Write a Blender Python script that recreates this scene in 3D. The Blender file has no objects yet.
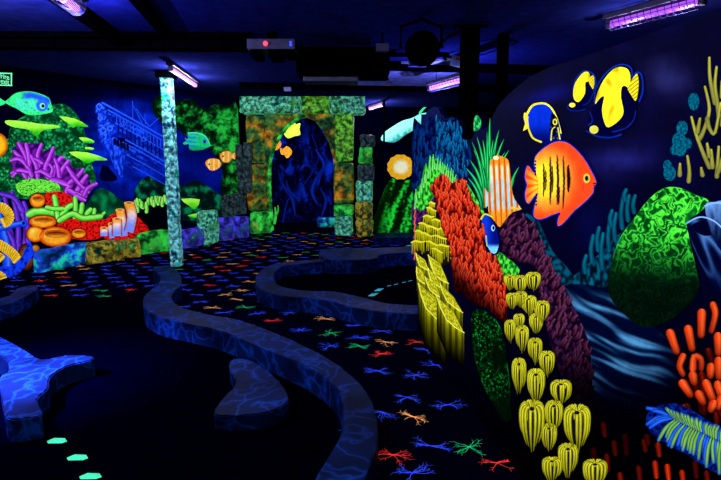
import bpy, bmesh, math, random
from mathutils import Vector, noise, Matrix
from mathutils.geometry import delaunay_2d_cdt
random.seed(7)
S = bpy.context.scene
COL = S.collection
# ---------------------------------------------------------------- camera
H = 1.55; TILT = math.radians(8.75); F = 520.0
CAM = Vector((0, 0, H))
cd = bpy.data.cameras.new('camera'); cam = bpy.data.objects.new('camera', cd); COL.objects.link(cam)
cam.location = CAM; cam.rotation_euler = (math.pi/2 - TILT, 0, 0)
cd.sensor_width = 36.0; cd.lens = 36.0*F/721.0; cd.clip_start = 0.05; cd.clip_end = 100
S.camera = cam
FW = Vector((0, math.cos(TILT), -math.sin(TILT))); UP = Vector((0, math.sin(TILT), math.cos(TILT))); RT = Vector((1, 0, 0))
# ---------------------------------------------------------------- world, view
w = bpy.data.worlds.new('dark_room'); S.world = w; w.use_nodes = True
w.node_tree.nodes['Background'].inputs[0].default_value = (0.02, 0.03, 0.25, 1)
w.node_tree.nodes['Background'].inputs[1].default_value = 0.12
S.view_settings.view_transform = 'Standard'; S.view_settings.look = 'None'
S.view_settings.exposure = 0.0; S.view_settings.gamma = 1.0; S.view_settings.use_curve_mapping = False
# ---------------------------------------------------------------- lights: ultraviolet tubes of the room (out of frame ones too), plus added 'low' and 'arch' lamps
# (end A, end B, watts per point, colour, caged)
UV = (0.85, 0.82, 1.0); UVB = (0.25, 0.26, 1.0)
CEIL = 2.78
def ray(px, py): return FW*F + RT*(px-360.5) + UP*(240-py)
def at_z(px, py, z=0.0):
    r = ray(px, py); t = (z-H)/r.z; return CAM + r*t
def at_y(px, py, Y):
    r = ray(px, py); return CAM + r*(Y/r.y)
LT = CEIL-0.07
FIX = [
 ('near', at_z(612, 22, LT), at_z(700, -1, LT), 12, UV, True),
 ('mid', at_z(431, 87, LT-.2), at_z(468, 77, LT-.2), 48, UVB, True),
 ('left', at_z(171, 68, LT), at_z(195, 84, LT), 40, UV, False),
 ('far', at_z(370, 108, LT), at_z(383, 104, LT), 30, UV, False),
 ('corner', at_z(60, -6, LT), at_z(76, 6, LT), 40, UVB, True),
 ('over', Vector((-1.2, 1.1, LT)), Vector((-1.36, 2.3, LT)), 52, UV, False),
 ('over', Vector((-2.9, 3.3, LT)), Vector((-3.06, 4.0, LT)), 75, UV, False),
 ('low', Vector((-2.85, 2.7, 1.7)), Vector((-3.0, 3.3, 1.7)), 30, UVB, False),  # added lamp out of view, low and close to brighten the pointed kerb
 ('arch', Vector((-1.9, 11.5, LT)), Vector((-1.0, 11.5, LT)), 18, UV, False),  # added lamp hidden by the lintel, brightens the fish in the arch
 ('over', Vector((-.3, -1.1, LT)), Vector((-.14, .1, LT)), 28, UV, False),
]
def pt(p, e, c, parent=None, name='tube_light'):
    l = bpy.data.lights.new(name, 'POINT'); l.energy = e; l.color = c; l.shadow_soft_size = 0.0
    o = bpy.data.objects.new(name, l); COL.objects.link(o); o.location = p; return o
for n_, a_, b_, e_, c_, g_ in FIX:
    for k in (0.2, 0.8): pt(a_.lerp(b_, k)-Vector((0, 0, .15)), e_, c_)

fl_ = bpy.data.lights.new('added_flood_light', 'SPOT'); fl_.energy = 2600; fl_.color = (.36, .3, 1.0); fl_.spot_size = math.radians(66); fl_.spot_blend = 1.0; fl_.shadow_soft_size = .03  # added spot out of view, brightens the pointed kerb
FLP = Vector((-2.93, 2.9, 1.5)); fo_ = bpy.data.objects.new('added_flood_light', fl_); COL.objects.link(fo_); fo_.location = FLP
FLD = (Vector((-2.45, 3.4, 0))-FLP).normalized(); fo_.rotation_euler = FLD.to_track_quat('-Z', 'Y').to_euler()
# ---------------------------------------------------------------- helpers
def lin(c): return tuple((max(0, min(255, x))/255.0)**2.2 for x in c[:3])
def mix(a, b, t):
    t = 0 if t < 0 else 1 if t > 1 else t
    return tuple(a[i]*(1-t)+b[i]*t for i in range(3))
def N(x, y, z=0): return noise.noise(Vector((x, y, z)))
def ss(a, b, x):
    t = (x-a)/(b-a); t = 0 if t < 0 else 1 if t > 1 else t
    return t*t*(3-2*t)
def mat(name, c, rough=.6, metal=0, emit=0, ec=None, spec=.1):
    m = bpy.data.materials.new(name); m.use_nodes = True
    b = m.node_tree.nodes['Principled BSDF']
    b.inputs['Base Color'].default_value = (*lin(c), 1); b.inputs['Roughness'].default_value = rough
    b.inputs['Metallic'].default_value = metal; b.inputs['Specular IOR Level'].default_value = spec
    if emit: b.inputs['Emission Color'].default_value = (*lin(ec or c), 1); b.inputs['Emission Strength'].default_value = emit
    nt = m.node_tree                                  # slight wear so that no surface is perfectly flat
    n = nt.nodes.new('ShaderNodeTexNoise'); n.inputs['Scale'].default_value = 9; n.inputs['Detail'].default_value = 4
    tc = nt.nodes.new('ShaderNodeTexCoord'); nt.links.new(tc.outputs['Object'], n.inputs['Vector'])
    r = nt.nodes.new('ShaderNodeValToRGB'); l = lin(c)
    r.color_ramp.elements[0].color = (l[0]*.7, l[1]*.7, l[2]*.7, 1); r.color_ramp.elements[1].color = (min(1, l[0]*1.25), min(1, l[1]*1.25), min(1, l[2]*1.25), 1)
    r.color_ramp.elements[0].position = .3; r.color_ramp.elements[1].position = .7
    nt.links.new(n.outputs[0], r.inputs[0]); nt.links.new(r.outputs[0], b.inputs['Base Color'])
    return m
def paint_mat(name, glow, rough=.55, spec=.15):
    m = bpy.data.materials.new(name); m.use_nodes = True; nt = m.node_tree; b = nt.nodes['Principled BSDF']
    a = nt.nodes.new('ShaderNodeVertexColor'); a.layer_name = 'Col'
    n = nt.nodes.new('ShaderNodeTexNoise'); n.inputs['Scale'].default_value = 22; n.inputs['Detail'].default_value = 5
    tc = nt.nodes.new('ShaderNodeTexCoord'); nt.links.new(tc.outputs['Object'], n.inputs['Vector'])
    mp = nt.nodes.new('ShaderNodeMapRange'); mp.inputs[1].default_value = .3; mp.inputs[2].default_value = .7; mp.inputs[3].default_value = .78; mp.inputs[4].default_value = 1.15
    mx = nt.nodes.new('ShaderNodeVectorMath'); mx.operation = 'SCALE'
    nt.links.new(n.outputs[0], mp.inputs[0]); nt.links.new(a.outputs[0], mx.inputs[0]); nt.links.new(mp.outputs[0], mx.inputs['Scale'])
    nt.links.new(mx.outputs[0], b.inputs['Base Color']); nt.links.new(mx.outputs[0], b.inputs['Emission Color'])
    b.inputs['Emission Strength'].default_value = glow
    b.inputs['Roughness'].default_value = rough; b.inputs['Specular IOR Level'].default_value = spec
    return m
GLOW = 0.58
PAINT = paint_mat('fluorescent_paint', GLOW, .6, 0)
CARPETM = paint_mat('patterned_carpet', .45, .95, 0)

def link(o, parent=None):
    COL.objects.link(o)
    if parent: o.parent = parent
    return o
def tag(o, label=None, cat=None, group=None, kind=None):
    if label: o['label'] = label
    if cat: o['category'] = cat
    if group: o['group'] = group
    if kind: o['kind'] = kind
    return o
def empty(name, loc, label, cat, group=None, rz=0):
    o = bpy.data.objects.new(name, None); COL.objects.link(o); o.location = loc; o.rotation_euler = (0, 0, rz); o.empty_display_size = .1
    return tag(o, label, cat, group)
def mobj(name, bm, m, parent=None, smooth=False, local=False):
    """one mesh object; world coordinates unless local"""
    me = bpy.data.meshes.new(name)
    if parent and not local:
        pm = Matrix.Translation(parent.location) @ Matrix.Rotation(parent.rotation_euler.z, 4, 'Z')
        if parent.parent: pm = Matrix.Translation(parent.parent.location) @ Matrix.Rotation(parent.parent.rotation_euler.z, 4, 'Z') @ pm
        bm.transform(pm.inverted())
    bmesh.ops.recalc_face_normals(bm, faces=bm.faces)
    bm.to_mesh(me); bm.free()
    for x in (m if isinstance(m, (list, tuple)) else [m]): me.materials.append(x)
    if smooth:
        for p in me.polygons: p.use_smooth = True
    return link(bpy.data.objects.new(name, me), parent)
def box(bm, x0, x1, y0, y1, z0, z1, bev=0, M=None):
    v = [bm.verts.new((x, y, z)) for z in (z0, z1) for y in (y0, y1) for x in (x0, x1)]
    fs = [bm.faces.new([v[i] for i in q]) for q in ((0, 2, 3, 1), (4, 5, 7, 6), (0, 1, 5, 4), (2, 6, 7, 3), (0, 4, 6, 2), (1, 3, 7, 5))]
    if bev:
        es = list({e for f in fs for e in f.edges})
        r = bmesh.ops.bevel(bm, geom=es, offset=bev, segments=2, affect='EDGES', profile=.6)
        v = list({vv for f in r['faces'] for vv in f.verts} | {vv for vv in v if vv.is_valid})
    if M is not None: bmesh.ops.transform(bm, matrix=M, verts=v)
    return v
def tube(bm, pts, r, seg=8, caps=True):
    rings = []; pts = [Vector(p) for p in pts]
    for i, p in enumerate(pts):
        d = (pts[min(i+1, len(pts)-1)]-pts[max(i-1, 0)]).normalized()
        a = d.cross(Vector((0, 0, 1)) if abs(d.z) < .9 else Vector((1, 0, 0))).normalized(); b = d.cross(a)
        rr = r[i] if isinstance(r, (list, tuple)) else r
        rings.append([bm.verts.new(p + a*math.cos(2*math.pi*k/seg)*rr + b*math.sin(2*math.pi*k/seg)*rr) for k in range(seg)])
    for i in range(len(rings)-1):
        for k in range(seg): bm.faces.new((rings[i][k], rings[i][(k+1) % seg], rings[i+1][(k+1) % seg], rings[i+1][k]))
    if caps: bm.faces.new(rings[0][::-1]); bm.faces.new(rings[-1])
def catmull(P, n=4, closed=True):
    out = []; L = len(P); rng = range(L if closed else L-1)
    for i in rng:
        if closed: a, b, c, d = P[i-1], P[i], P[(i+1) % L], P[(i+2) % L]
        else: a, b, c, d = P[max(i-1, 0)], P[i], P[i+1], P[min(i+2, L-1)]
        for k in range(n):
            t = k/n; t2 = t*t; t3 = t2*t
            out.append(tuple(.5*(2*b[j]+(c[j]-a[j])*t+(2*a[j]-5*b[j]+4*c[j]-d[j])*t2+(3*b[j]-a[j]-3*c[j]+d[j])*t3) for j in range(len(b))))
    if not closed: out.append(tuple(P[-1]))
    return out
def inside(poly, x, y):
    c = False; n = len(poly); j = n-1
    for i in range(n):
        xi, yi = poly[i]; xj, yj = poly[j]
        if (yi > y) != (yj > y) and x < (xj-xi)*(y-yi)/(yj-yi)+xi: c = not c
        j = i
    return c
def edist(poly, x, y):
    m = 1e9; n = len(poly)
    for i in range(n):
        ax, ay = poly[i-1]; bx, by = poly[i]; dx, dy = bx-ax, by-ay; l = dx*dx+dy*dy or 1e-9
        t = ((x-ax)*dx+(y-ay)*dy)/l; t = 0 if t < 0 else 1 if t > 1 else t
        d = (ax+dx*t-x)**2+(ay+dy*t-y)**2
        if d < m: m = d
    return math.sqrt(m)
def Z(ox, oy, s, pts): return [(ox+a/s, oy+b/s) for a, b in pts]

class Art:
    """a painted figure of a mural: outlines and brush strokes laid on a wall plane"""
    def __init__(self): self.v = []; self.f = []; self.c = []; self.k = 0
    def fill(self, poly, col, step=1.2, sm=3):
        P = catmull(poly, sm) if sm > 1 else [tuple(p) for p in poly]
        xs = [p[0] for p in P]; ys = [p[1] for p in P]; pts = [Vector(p) for p in P]
        y = min(ys)+step*.5; row = 0
        while y < max(ys):
            x = min(xs)+(step*.5 if row % 2 else 0)
            while x < max(xs):
                if inside(P, x, y) and edist(P, x, y) > step*.45: pts.append(Vector((x, y)))
                x += step
            y += step*.87; row += 1
        r = delaunay_2d_cdt(pts, [], [list(range(len(P)))], 1, 1e-4)
        self.k += 1; b = len(self.v)
        for p in r[0]:
            self.v.append((p.x, p.y, self.k)); self.c.append(col(p.x, p.y))
        self.f += [tuple(b+i for i in f) for f in r[2]]
        return self
    def flat(self, poly, c, sm=3): return self.fill(poly, lambda x, y: c, 9, sm)
    def strip(self, pts, wd, col, n=6, sm=4, tip=True):
        """brush stroke; col(s,t) with s along 0..1 and t across -1..1, or a plain colour"""
        if not callable(col): cc = col; col = lambda s, t: cc
        if len(wd) != len(pts): wd = [wd[0]+(wd[-1]-wd[0])*i/(len(pts)-1) for i in range(len(pts))]
        P = catmull([(p[0], p[1], q) for p, q in zip(pts, wd)], sm, False)
        self.k += 1; b = len(self.v); L = len(P)
        A = []
        for i, p in enumerate(P):
            q, r = P[max(i-1, 0)], P[min(i+1, L-1)]; dx, dy = r[0]-q[0], r[1]-q[1]; l = math.hypot(dx, dy) or 1
            A.append((p[0], p[1], -dy/l, dx/l, p[2]/2, dx/l, dy/l))
        if tip:                       # rounded ends
            for end in (0, -1):
                x, y, nx, ny, h, tx, ty = A[end]; s = -1 if end == 0 else 1
                for a_ in ((.55, .83), (.9, .43)):
                    q = (x+tx*s*h*a_[0], y+ty*s*h*a_[0], nx, ny, h*a_[1], tx, ty)
                    if end == 0: A.insert(0, q)
                    else: A.append(q)
        L = len(A)
        for i, (x, y, nx, ny, h, _, _) in enumerate(A):
            for j in range(n+1):
                t = -1+2*j/n; self.v.append((x+nx*h*t, y+ny*h*t, self.k)); self.c.append(col(i/(L-1), t))
        for i in range(L-1):
            for j in range(n):
                a = b+i*(n+1)+j; self.f.append((a, a+1, a+n+2, a+n+1))
        return self
    def disc(self, cx, cy, rx, ry, col, rot=0, n=18):
        c, s = math.cos(rot), math.sin(rot)
        return self.fill([(cx+rx*math.cos(a)*c-ry*math.sin(a)*s, cy+rx*math.cos(a)*s+ry*math.sin(a)*c) for a in [2*math.pi*k/n for k in range(n)]], col if callable(col) else (lambda x, y: col), 1.0, 1)
    def build(self, name, parent, mp, L=1, label=None, m=None, eps=.00005):
        bm = bmesh.new(); cl = bm.verts.layers.float_color.new('Col')
        for (x, y, k), c in zip(self.v, self.c):
            v = bm.verts.new(mp(x, y, L*.0022+k*eps)); v[cl] = (*lin(c), 1)
        bm.verts.ensure_lookup_table()
        for f in self.f:
            try: bm.faces.new([bm.verts[i] for i in f])
            except ValueError: pass
        if parent:
            bm.transform(Matrix.Translation(parent.location).inverted())
        me = bpy.data.meshes.new(name); bm.to_mesh(me); bm.free(); me.materials.append(m or PAINT)
        o = link(bpy.data.objects.new(name, me), parent)
        if label: o['label'] = label
        return o
def eye(fish, mp, L, eps, *discs):
    a = Art()
    for d in discs: a.disc(*d)
    o = a.build('eye', None, mp, L, None, eps=eps); o.data.transform(Matrix.Translation(fish.parent.location).inverted()); o.parent = fish
def plane_map(O, d, n):
    def mp(px, py, off=0):
        r = ray(px, py); t = (O+n*off-CAM).dot(n)/r.dot(n); return CAM + r*t
    return mp
def project(p):
    q = Vector(p)-CAM; d = q.dot(FW); return (360.5+F*q.x/d, 240-F*q.dot(UP)/d)
def shade(c, hi=None, lo=.35, side=-.3):
    """painter's shading across a stroke: dark rims, light band"""
    hi = hi or mix(c, (255, 255, 255), .35); dk = tuple(x*lo for x in c)
    return lambda s, t: mix(mix(c, hi, 1-abs(t-side)*2.2), dk, ss(.45, 1, abs(t)))
def ball(c, hi, dk, cx, cy, rx, ry):
    def f(x, y):
        d = math.hypot((x-cx)/rx, (y-cy)/ry); h = math.hypot((x-cx+rx*.3)/rx, (y-cy+ry*.35)/ry)
        return mix(mix(hi, c, h*1.5), dk, ss(.6, 1.05, d))
    return f

# ================================================================ SETTING
M_CEIL = mat('ceiling_board', (27, 32, 88), .9, spec=0)
M_BLACK = mat('black_paint', (8, 8, 12), .8, spec=0)
M_DARK = mat('black_wall', (4, 4, 20), .8, spec=0)
# floor with the carpet pattern in the same mesh
RW0 = Vector((.51, 4.48, 0)); RW1 = Vector((.794, 2.34, 0)); RD = (RW1-RW0).normalized(); RN = Vector((RD.y, -RD.x, 0))
if RN.x > 0: RN = -RN
mapR = plane_map(RW0, RD, RN)
GREEN_L = [(36, 296), (95, 299), (150, 291), (160, 320), (240, 345), (300, 372), (335, 410), (337, 450), (310, 500), (300, 640), (-420, 640), (-420, 330), (0, 322), (25, 308)]
GREEN_R = [(280, 268), (330, 262), (412, 262), (417, 325), (395, 322), (340, 308), (280, 301), (266, 285)]
gl = [Vector((max(-4.55, at_z(*p).x), at_z(*p).y)) for p in GREEN_L]; gr = [at_z(*p).to_2d() for p in GREEN_R]
fl = Art()
def fv(x, y, z=0): fl.v.append((x, y, z))
CB = (60, 90, 255); CR = (250, 62, 62); CG = (30, 215, 120); CO = (255, 190, 110)
BASEC = (7, 6, 20)
def motif(cx, cy, c, size, ang):
    R = random.Random(hash((round(cx, 3), round(cy, 3))) & 0xffff)
    def seg(x0, y0, x1, y1, w0, w1):
        dx, dy = x1-x0, y1-y0; l = math.hypot(dx, dy) or 1; nx, ny = -dy/l, dx/l; b = len(fl.v)
        for x, y in ((x0-nx*w0, y0-ny*w0), (x0+nx*w0, y0+ny*w0), (x1+nx*w1, y1+ny*w1), (x1-nx*w1, y1-ny*w1)):
            fv(x, y, .0015); fl.c.append(c)
        fl.f.append((b, b+1, b+2, b+3))
    for k in range(10):
        a = ang + math.pi*(k % 2) + R.uniform(-.85, .85)
        l = size*R.uniform(.5, 1); x, y, w = cx, cy, .0027*size/.11
        for q in range(3):
            a += R.uniform(-.5, .5); nx, ny = x+math.cos(a)*l/3, y+math.sin(a)*l/3
            seg(x, y, nx, ny, w, w*.7); 
            if q: 
                for sgn in (-1, 1):
                    if R.random() < .75:
                        b2 = a+sgn*R.uniform(.5, .9); seg(nx, ny, nx+math.cos(b2)*l*.3, ny+math.sin(b2)*l*.3, w*.7, w*.35)
            x, y, w = nx, ny, w*.75
near = [(331, 346, CB), (359, 346, CG), (380, 354, CR), (378, 371, CB), (386, 342, CO), (417, 342, CR), (426, 350, CB), (416, 375, CB), (435, 365, CB), (448, 405, CB), (414, 417, CO), (430, 446, CB), (469, 447, CG), (413, 473, CB), (392, 455, CR), (382, 412, CB), (497, 463, CR), (355, 326, CB), (330, 333, CG), (300, 330, CB), (345, 312, CB), (325, 319, CO), (382, 331, CB), (360, 338, CB)]
done = []
for x, y, c in near:
    p = at_z(x, y); motif(p.x, p.y, c, .105, random.uniform(-.3, .3)); done.append(p)
seq = [CB, CB, CB, CO, CB, CG, CB, CR, CB, CB, CO, CB, CR, CB, CB]; i = 0; yy = 2.1; row = 0
while yy < 11.2:
    xx = -6.0+(.17 if row % 2 else 0)
    while xx < 1.4:
        i += 1; x = xx+random.uniform(-.04, .04); y = yy+random.uniform(-.05, .05); c = random.choice(seq)
        q = Vector((x, y)); px, py = project((x, y, 0))
        ok = not inside(gl, x, y) and not inside(gr, x, y) and (x < .5 - (y-4.48)*.13 or y > 4.6) and min((p.to_2d()-q).length for p in done) > .24
        if 300 < px < 352 and py > 370: ok = False
        if ok and -60 < px < 780 and py < 500 and not (px > 414 and y > 4.6): motif(x, y, c, .095, random.uniform(-.35, .35))
        xx += .34
    yy += .235; row += 1
b = len(fl.v)
nx_, ny_ = 30, 34
for j in range(ny_+1):
    for i2 in range(nx_+1): fv(-7+i2*13/nx_, -1.6+j*16.6/ny_, 0); fl.c.append(BASEC)
for j in range(ny_):
    for i2 in range(nx_): a = b+j*(nx_+1)+i2; fl.f.append((a, a+1, a+nx_+2, a+nx_+1))
bm = bmesh.new(); cl = bm.verts.layers.float_color.new('Col')
for (x, y, z), c in zip(fl.v, fl.c):
    v = bm.verts.new((x, y, z)); v[cl] = (*lin(c), 1)
bm.verts.ensure_lookup_table()
for f in fl.f: bm.faces.new([bm.verts[i2] for i2 in f])
me = bpy.data.meshes.new('floor'); bm.to_mesh(me); bm.free(); me.materials.append(CARPETM)
tag(link(bpy.data.objects.new('floor', me)), 'black carpet with small coral sprigs in blue, red, green and orange', kind='structure')

def struct(name, bm, m, label=None, smooth=False): return tag(mobj(name, bm, m, smooth=smooth), label, kind='structure')
bm = bmesh.new(); box(bm, -7, 6, -1.6, 15, CEIL, CEIL+.1); struct('ceiling', bm, M_CEIL)
# dark joists and pipes under the ceiling
AX = Vector((-.133, 1, 0)).normalized()
def beam(p, q, wdt, h, z=CEIL, m=M_BLACK):
    d = (q-p); L = d.length; bm = bmesh.new(); box(bm, 0, L, -wdt/2, wdt/2, -h, 0, .008)
    a = math.atan2(d.y, d.x); bm.transform(Matrix.Translation((p.x, p.y, z)) @ Matrix.Rotation(a, 4, 'Z')); return bm
k = 1
for p, q, wd_, h_ in ((at_z(-60, 46, CEIL-.1), at_z(250, 49, CEIL-.1), .16, .12), (at_z(20, -22, CEIL-.1), at_z(126, 49, CEIL-.1), .10, .1), (at_z(112, -20, CEIL-.1), at_z(166, 42, CEIL-.1), .09, .06), (at_z(-60, 42, CEIL-.1), at_z(250, 43, CEIL-.1), .05, .05),
                      (at_z(240, 89, CEIL-.1), at_z(512, 92, CEIL-.1), .12, .1), (at_z(380, 70, CEIL-.1), at_z(620, 76, CEIL-.1), .14, .1)):
    struct('trim_%d' % k, beam(p, q, wd_, h_), M_BLACK); k += 1
bm = bmesh.new(); f = bm.faces.new([bm.verts.new(at_z(x, y, CEIL-.03)) for x, y in ((345, 87), (398, 64), (462, 60), (462, 80), (452, 86))]); r = bmesh.ops.extrude_face_region(bm, geom=[f]); bmesh.ops.translate(bm, vec=(0, 0, .028), verts=[q for q in r['geom'] if isinstance(q, bmesh.types.BMVert)]); struct('trim_%d' % k, bm, mat('lamplit_ceiling_patch', (150, 155, 225), .8, spec=0))  # pale sheet: the caged lamp's glow on the ceiling put into its colour
# left wall in two runs, back walls
P0 = Vector((-4.80, 5.2, 0)); P1 = Vector((-4.72, 7.15, 0)); P2 = Vector((-2.42, 10.65, 0))
D1 = (P1-P0).normalized(); N1 = Vector((D1.y, -D1.x, 0)); D2 = (P2-P1).normalized(); N2 = Vector((D2.y, -D2.x, 0))
m1 = plane_map(P0, D1, N1); m2 = plane_map(P1, D2, N2)
def mapL(px, py, off=0):
    p = m2(px, py, off)
    r = ray(px, py)
    if r.dot(N2) >= -1e-6 or (p-P1).dot(D2) < 0: return m1(px, py, off)
    return p
def wallrun(name, a, b, n, m, th=.12, z1=CEIL):
    bm = bmesh.new(); f = [bm.verts.new(v) for v in (a, b, b-n*th, a-n*th)]; fc = bm.faces.new(f)
    r = bmesh.ops.extrude_face_region(bm, geom=[fc]); bmesh.ops.translate(bm, vec=(0, 0, z1), verts=[v for v in r['geom'] if isinstance(v, bmesh.types.BMVert)])
    return struct(name, bm, m)
wallrun('wall_left', Vector((-5.07, -1.6, 0)), P1, N1, M_DARK)
wallrun('wall_left_far', P1, P2, N2, M_DARK)
YB = 12.6
bm = bmesh.new(); box(bm, -3.2, 5.9, YB, YB+.12, 0, CEIL); struct('wall_back', bm, M_DARK)
bm = bmesh.new(); box(bm, 5.8, 5.95, -1.6, YB, 0, CEIL); struct('wall_right', bm, M_DARK)
bm = bmesh.new(); box(bm, -5.07, 5.8, -1.72, -1.6, 0, CEIL); struct('wall_front', bm, M_DARK)

# ================================================================ RIGHT MURAL PARTITION
Rtop = [(413, 112), (416, 116), (420, 113), (424, 117), (428, 110), (433, 107), (438, 108), (441, 114), (446, 119), (451, 116), (457, 120), (460, 122), (461, 139), (471, 140), (474, 133), (474, 120), (477, 114), (481, 120), (483, 130), (488, 126), (499, 104), (512, 91), (529, 77), (550, 67), (579, 58), (640, 37), (721, 8), (800, -22)]
def uz(px, py):
    p = mapR(px, py); return ((p-RW0).dot(RD), p.z)
UZ = [uz(*p) for p in Rtop]; UZ[0] = (max(UZ[0][0], 0), UZ[0][1])
ROOT = empty('mural_partition', RW0+RD*1.6, 'long freestanding board painted with corals and tropical fish along the right', 'mural')
umax = UZ[-1][0]
def rp(u, z, off=0): return RW0+RD*u+Vector((0, 0, z))+RN*off
usplit = uz(456, 200)[0]
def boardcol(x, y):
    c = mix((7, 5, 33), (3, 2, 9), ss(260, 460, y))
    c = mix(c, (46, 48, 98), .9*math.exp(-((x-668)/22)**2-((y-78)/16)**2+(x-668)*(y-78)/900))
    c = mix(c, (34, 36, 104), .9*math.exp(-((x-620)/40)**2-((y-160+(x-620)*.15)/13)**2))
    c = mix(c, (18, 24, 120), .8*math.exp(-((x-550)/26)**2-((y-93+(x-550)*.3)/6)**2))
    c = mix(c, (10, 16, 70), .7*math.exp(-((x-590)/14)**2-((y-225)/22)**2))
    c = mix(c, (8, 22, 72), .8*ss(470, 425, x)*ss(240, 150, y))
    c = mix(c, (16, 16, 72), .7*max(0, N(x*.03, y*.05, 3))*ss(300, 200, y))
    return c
for a_, b_, nm in ((0, usplit-.002, 'far'), (usplit+.002, umax, 'near')):
    pts = [p for p in UZ if a_ < p[0] < b_]
    def top(u):
        for (u0, z0), (u1, z1) in zip(UZ, UZ[1:]):
            if u0 <= u <= u1: return z0+(z1-z0)*(u-u0)/max(1e-6, u1-u0)
        return UZ[0][1]
    pts = [(a_, top(a_))]+pts+[(b_, top(b_))]
    poly = [(a_, 0)]+pts+[(b_, 0)]
    step = .045; P = []
    for i2 in range(len(poly)):                       # split long edges
        p, q = poly[i2], poly[(i2+1) % len(poly)]; n_ = max(1, int(math.hypot(q[0]-p[0], q[1]-p[1])/step))
        P += [(p[0]+(q[0]-p[0])*t/n_, p[1]+(q[1]-p[1])*t/n_) for t in range(n_)]
    pv = [Vector(p) for p in P]; u = a_+step/2
    while u < b_:
        z = step/2
        while z < 2.6:
            if inside(P, u, z) and edist(P, u, z) > step*.4: pv.append(Vector((u, z)))
            z += step
        u += step
    r = delaunay_2d_cdt(pv, [], [list(range(len(P)))], 1, 1e-5)
    bm = bmesh.new(); cl = bm.verts.layers.float_color.new('Col'); vf = []
    for p in r[0]:
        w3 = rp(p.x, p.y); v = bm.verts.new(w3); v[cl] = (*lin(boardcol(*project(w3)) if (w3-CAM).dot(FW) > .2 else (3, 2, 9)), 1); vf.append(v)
    fs = [bm.faces.new([vf[i2] for i2 in f]) for f in r[2]]
    ex = bmesh.ops.extrude_face_region(bm, geom=fs)
    nv = [v for v in ex['geom'] if isinstance(v, bmesh.types.BMVert)]
    for v in nv: v[cl] = (*lin((4, 4, 12)), 1)
    bmesh.ops.translate(bm, vec=-RN*.045, verts=nv)
    o = mobj('board', bm, paint_mat('mural_backdrop', GLOW, .5, .008), ROOT)
    o['label'] = 'nearer painted board with a sweeping top edge' if nm == 'near' else 'farther painted board with a coral shaped top edge'
def R(a, name, L, label): return a.build(name, ROOT, mapR, L*.35, label, eps=.00001)
def tufts(a, poly, n, c, hi, w, h, lo=.4, fade=None, lean=0):
    xs = [p[0] for p in poly]; ys = [p[1] for p in poly]; P = []
    while len(P) < n:
        x, y = random.uniform(min(xs), max(xs)), random.uniform(min(ys), max(ys))
        if inside(poly, x, y) and inside(poly, x+lean*.5, y-h*.8): P.append((y, x))
    for y, x in sorted(P):
        f = fade(x, y) if fade else 1
        cc = mix((8, 3, 10), c, f); hh = mix((8, 3, 10), hi, f); l = h*random.uniform(.7, 1.3); b_ = random.uniform(-1, 1)*w*.4
        a.strip([(x, y), (x+b_+lean*.5, y-l*.5), (x+lean+random.uniform(-1, 1)*w*.3, y-l)], [w*1.1, w*.95, w*.7], (lambda cc, hh: lambda s, t: mix(mix(mix(cc, hh, ss(.3, 1, s)*(1-abs(t))), tuple(q*.25 for q in cc), ss(.5, 1, abs(t))), tuple(q*.2 for q in cc), ss(.55, 0, s)))(cc, hh), 4, 2)
# far blue coral
def bluec(x, y):
    n = N(x*.32, y*.11, 1)+.5*N(x*.7, y*.3, 4); hi = (16, 95, 140) if 436 < x < 464 else (10, 46, 95)
    return mix((3, 12, 48), hi, ss(-.15, .35, n)*ss(102, 128, y))
a = Art().fill([(413, 124), (418, 122), (424, 126), (430, 116), (438, 122), (441, 118), (447, 120), (453, 118), (458, 121), (460, 141), (468, 143), (472, 160), (470, 190), (440, 195), (414, 205)], bluec, 1.3)
tufts(a, [(414, 128), (434, 130), (434, 190), (414, 200)], 50, (8, 48, 100), (14, 70, 130), 1.8, 8)
tufts(a, [(436, 116), (462, 124), (470, 145), (468, 182), (436, 186)], 90, (10, 84, 130), (30, 140, 180), 2.2, 7)
R(a, 'painted_coral', 1, 'dark blue branching coral')
# maroon at far left
R(Art().fill([(413, 200), (422, 192), (434, 196), (430, 220), (413, 225)], lambda x, y: mix((35, 10, 50), (95, 40, 110), ss(-.2, .4, N(x*.4, y*.3, 2))), 1.5), 'painted_coral', 2, 'small dark purple coral')
# bright green spiky band
a = Art()
def limec(x, y): return mix((10, 90, 30), (90, 255, 60), ss(-.25, .3, N(x*.55, y*.22, 7)))
a.fill([(414, 200), (417, 188), (421, 182), (423, 172), (426, 163), (428, 168), (430, 155), (433, 163), (436, 158), (440, 166), (444, 163), (447, 170), (451, 172), (456, 180), (463, 180), (470, 188), (476, 198), (484, 212), (482, 222), (470, 205), (462, 190), (447, 186), (436, 194), (428, 205), (420, 212)], limec, 1, 2)
a.fill([(494, 256), (500, 252), (507, 258), (513, 262), (520, 270), (515, 278), (505, 280), (498, 270)], limec, 1, 2)
for i2 in range(26):
    t = i2/25; x = 415+t*55; y = 200-45*math.sin(min(1, t*2.2)*1.4)+max(0, t-.35)*62; a.strip([(x, y+8), (x+random.uniform(-2, 2), y-random.uniform(2, 6))], [2.6, .7], shade((80, 240, 60)), 3, 2)
R(a, 'painted_coral', 3, 'lime green spiky coral edging the red coral')
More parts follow.
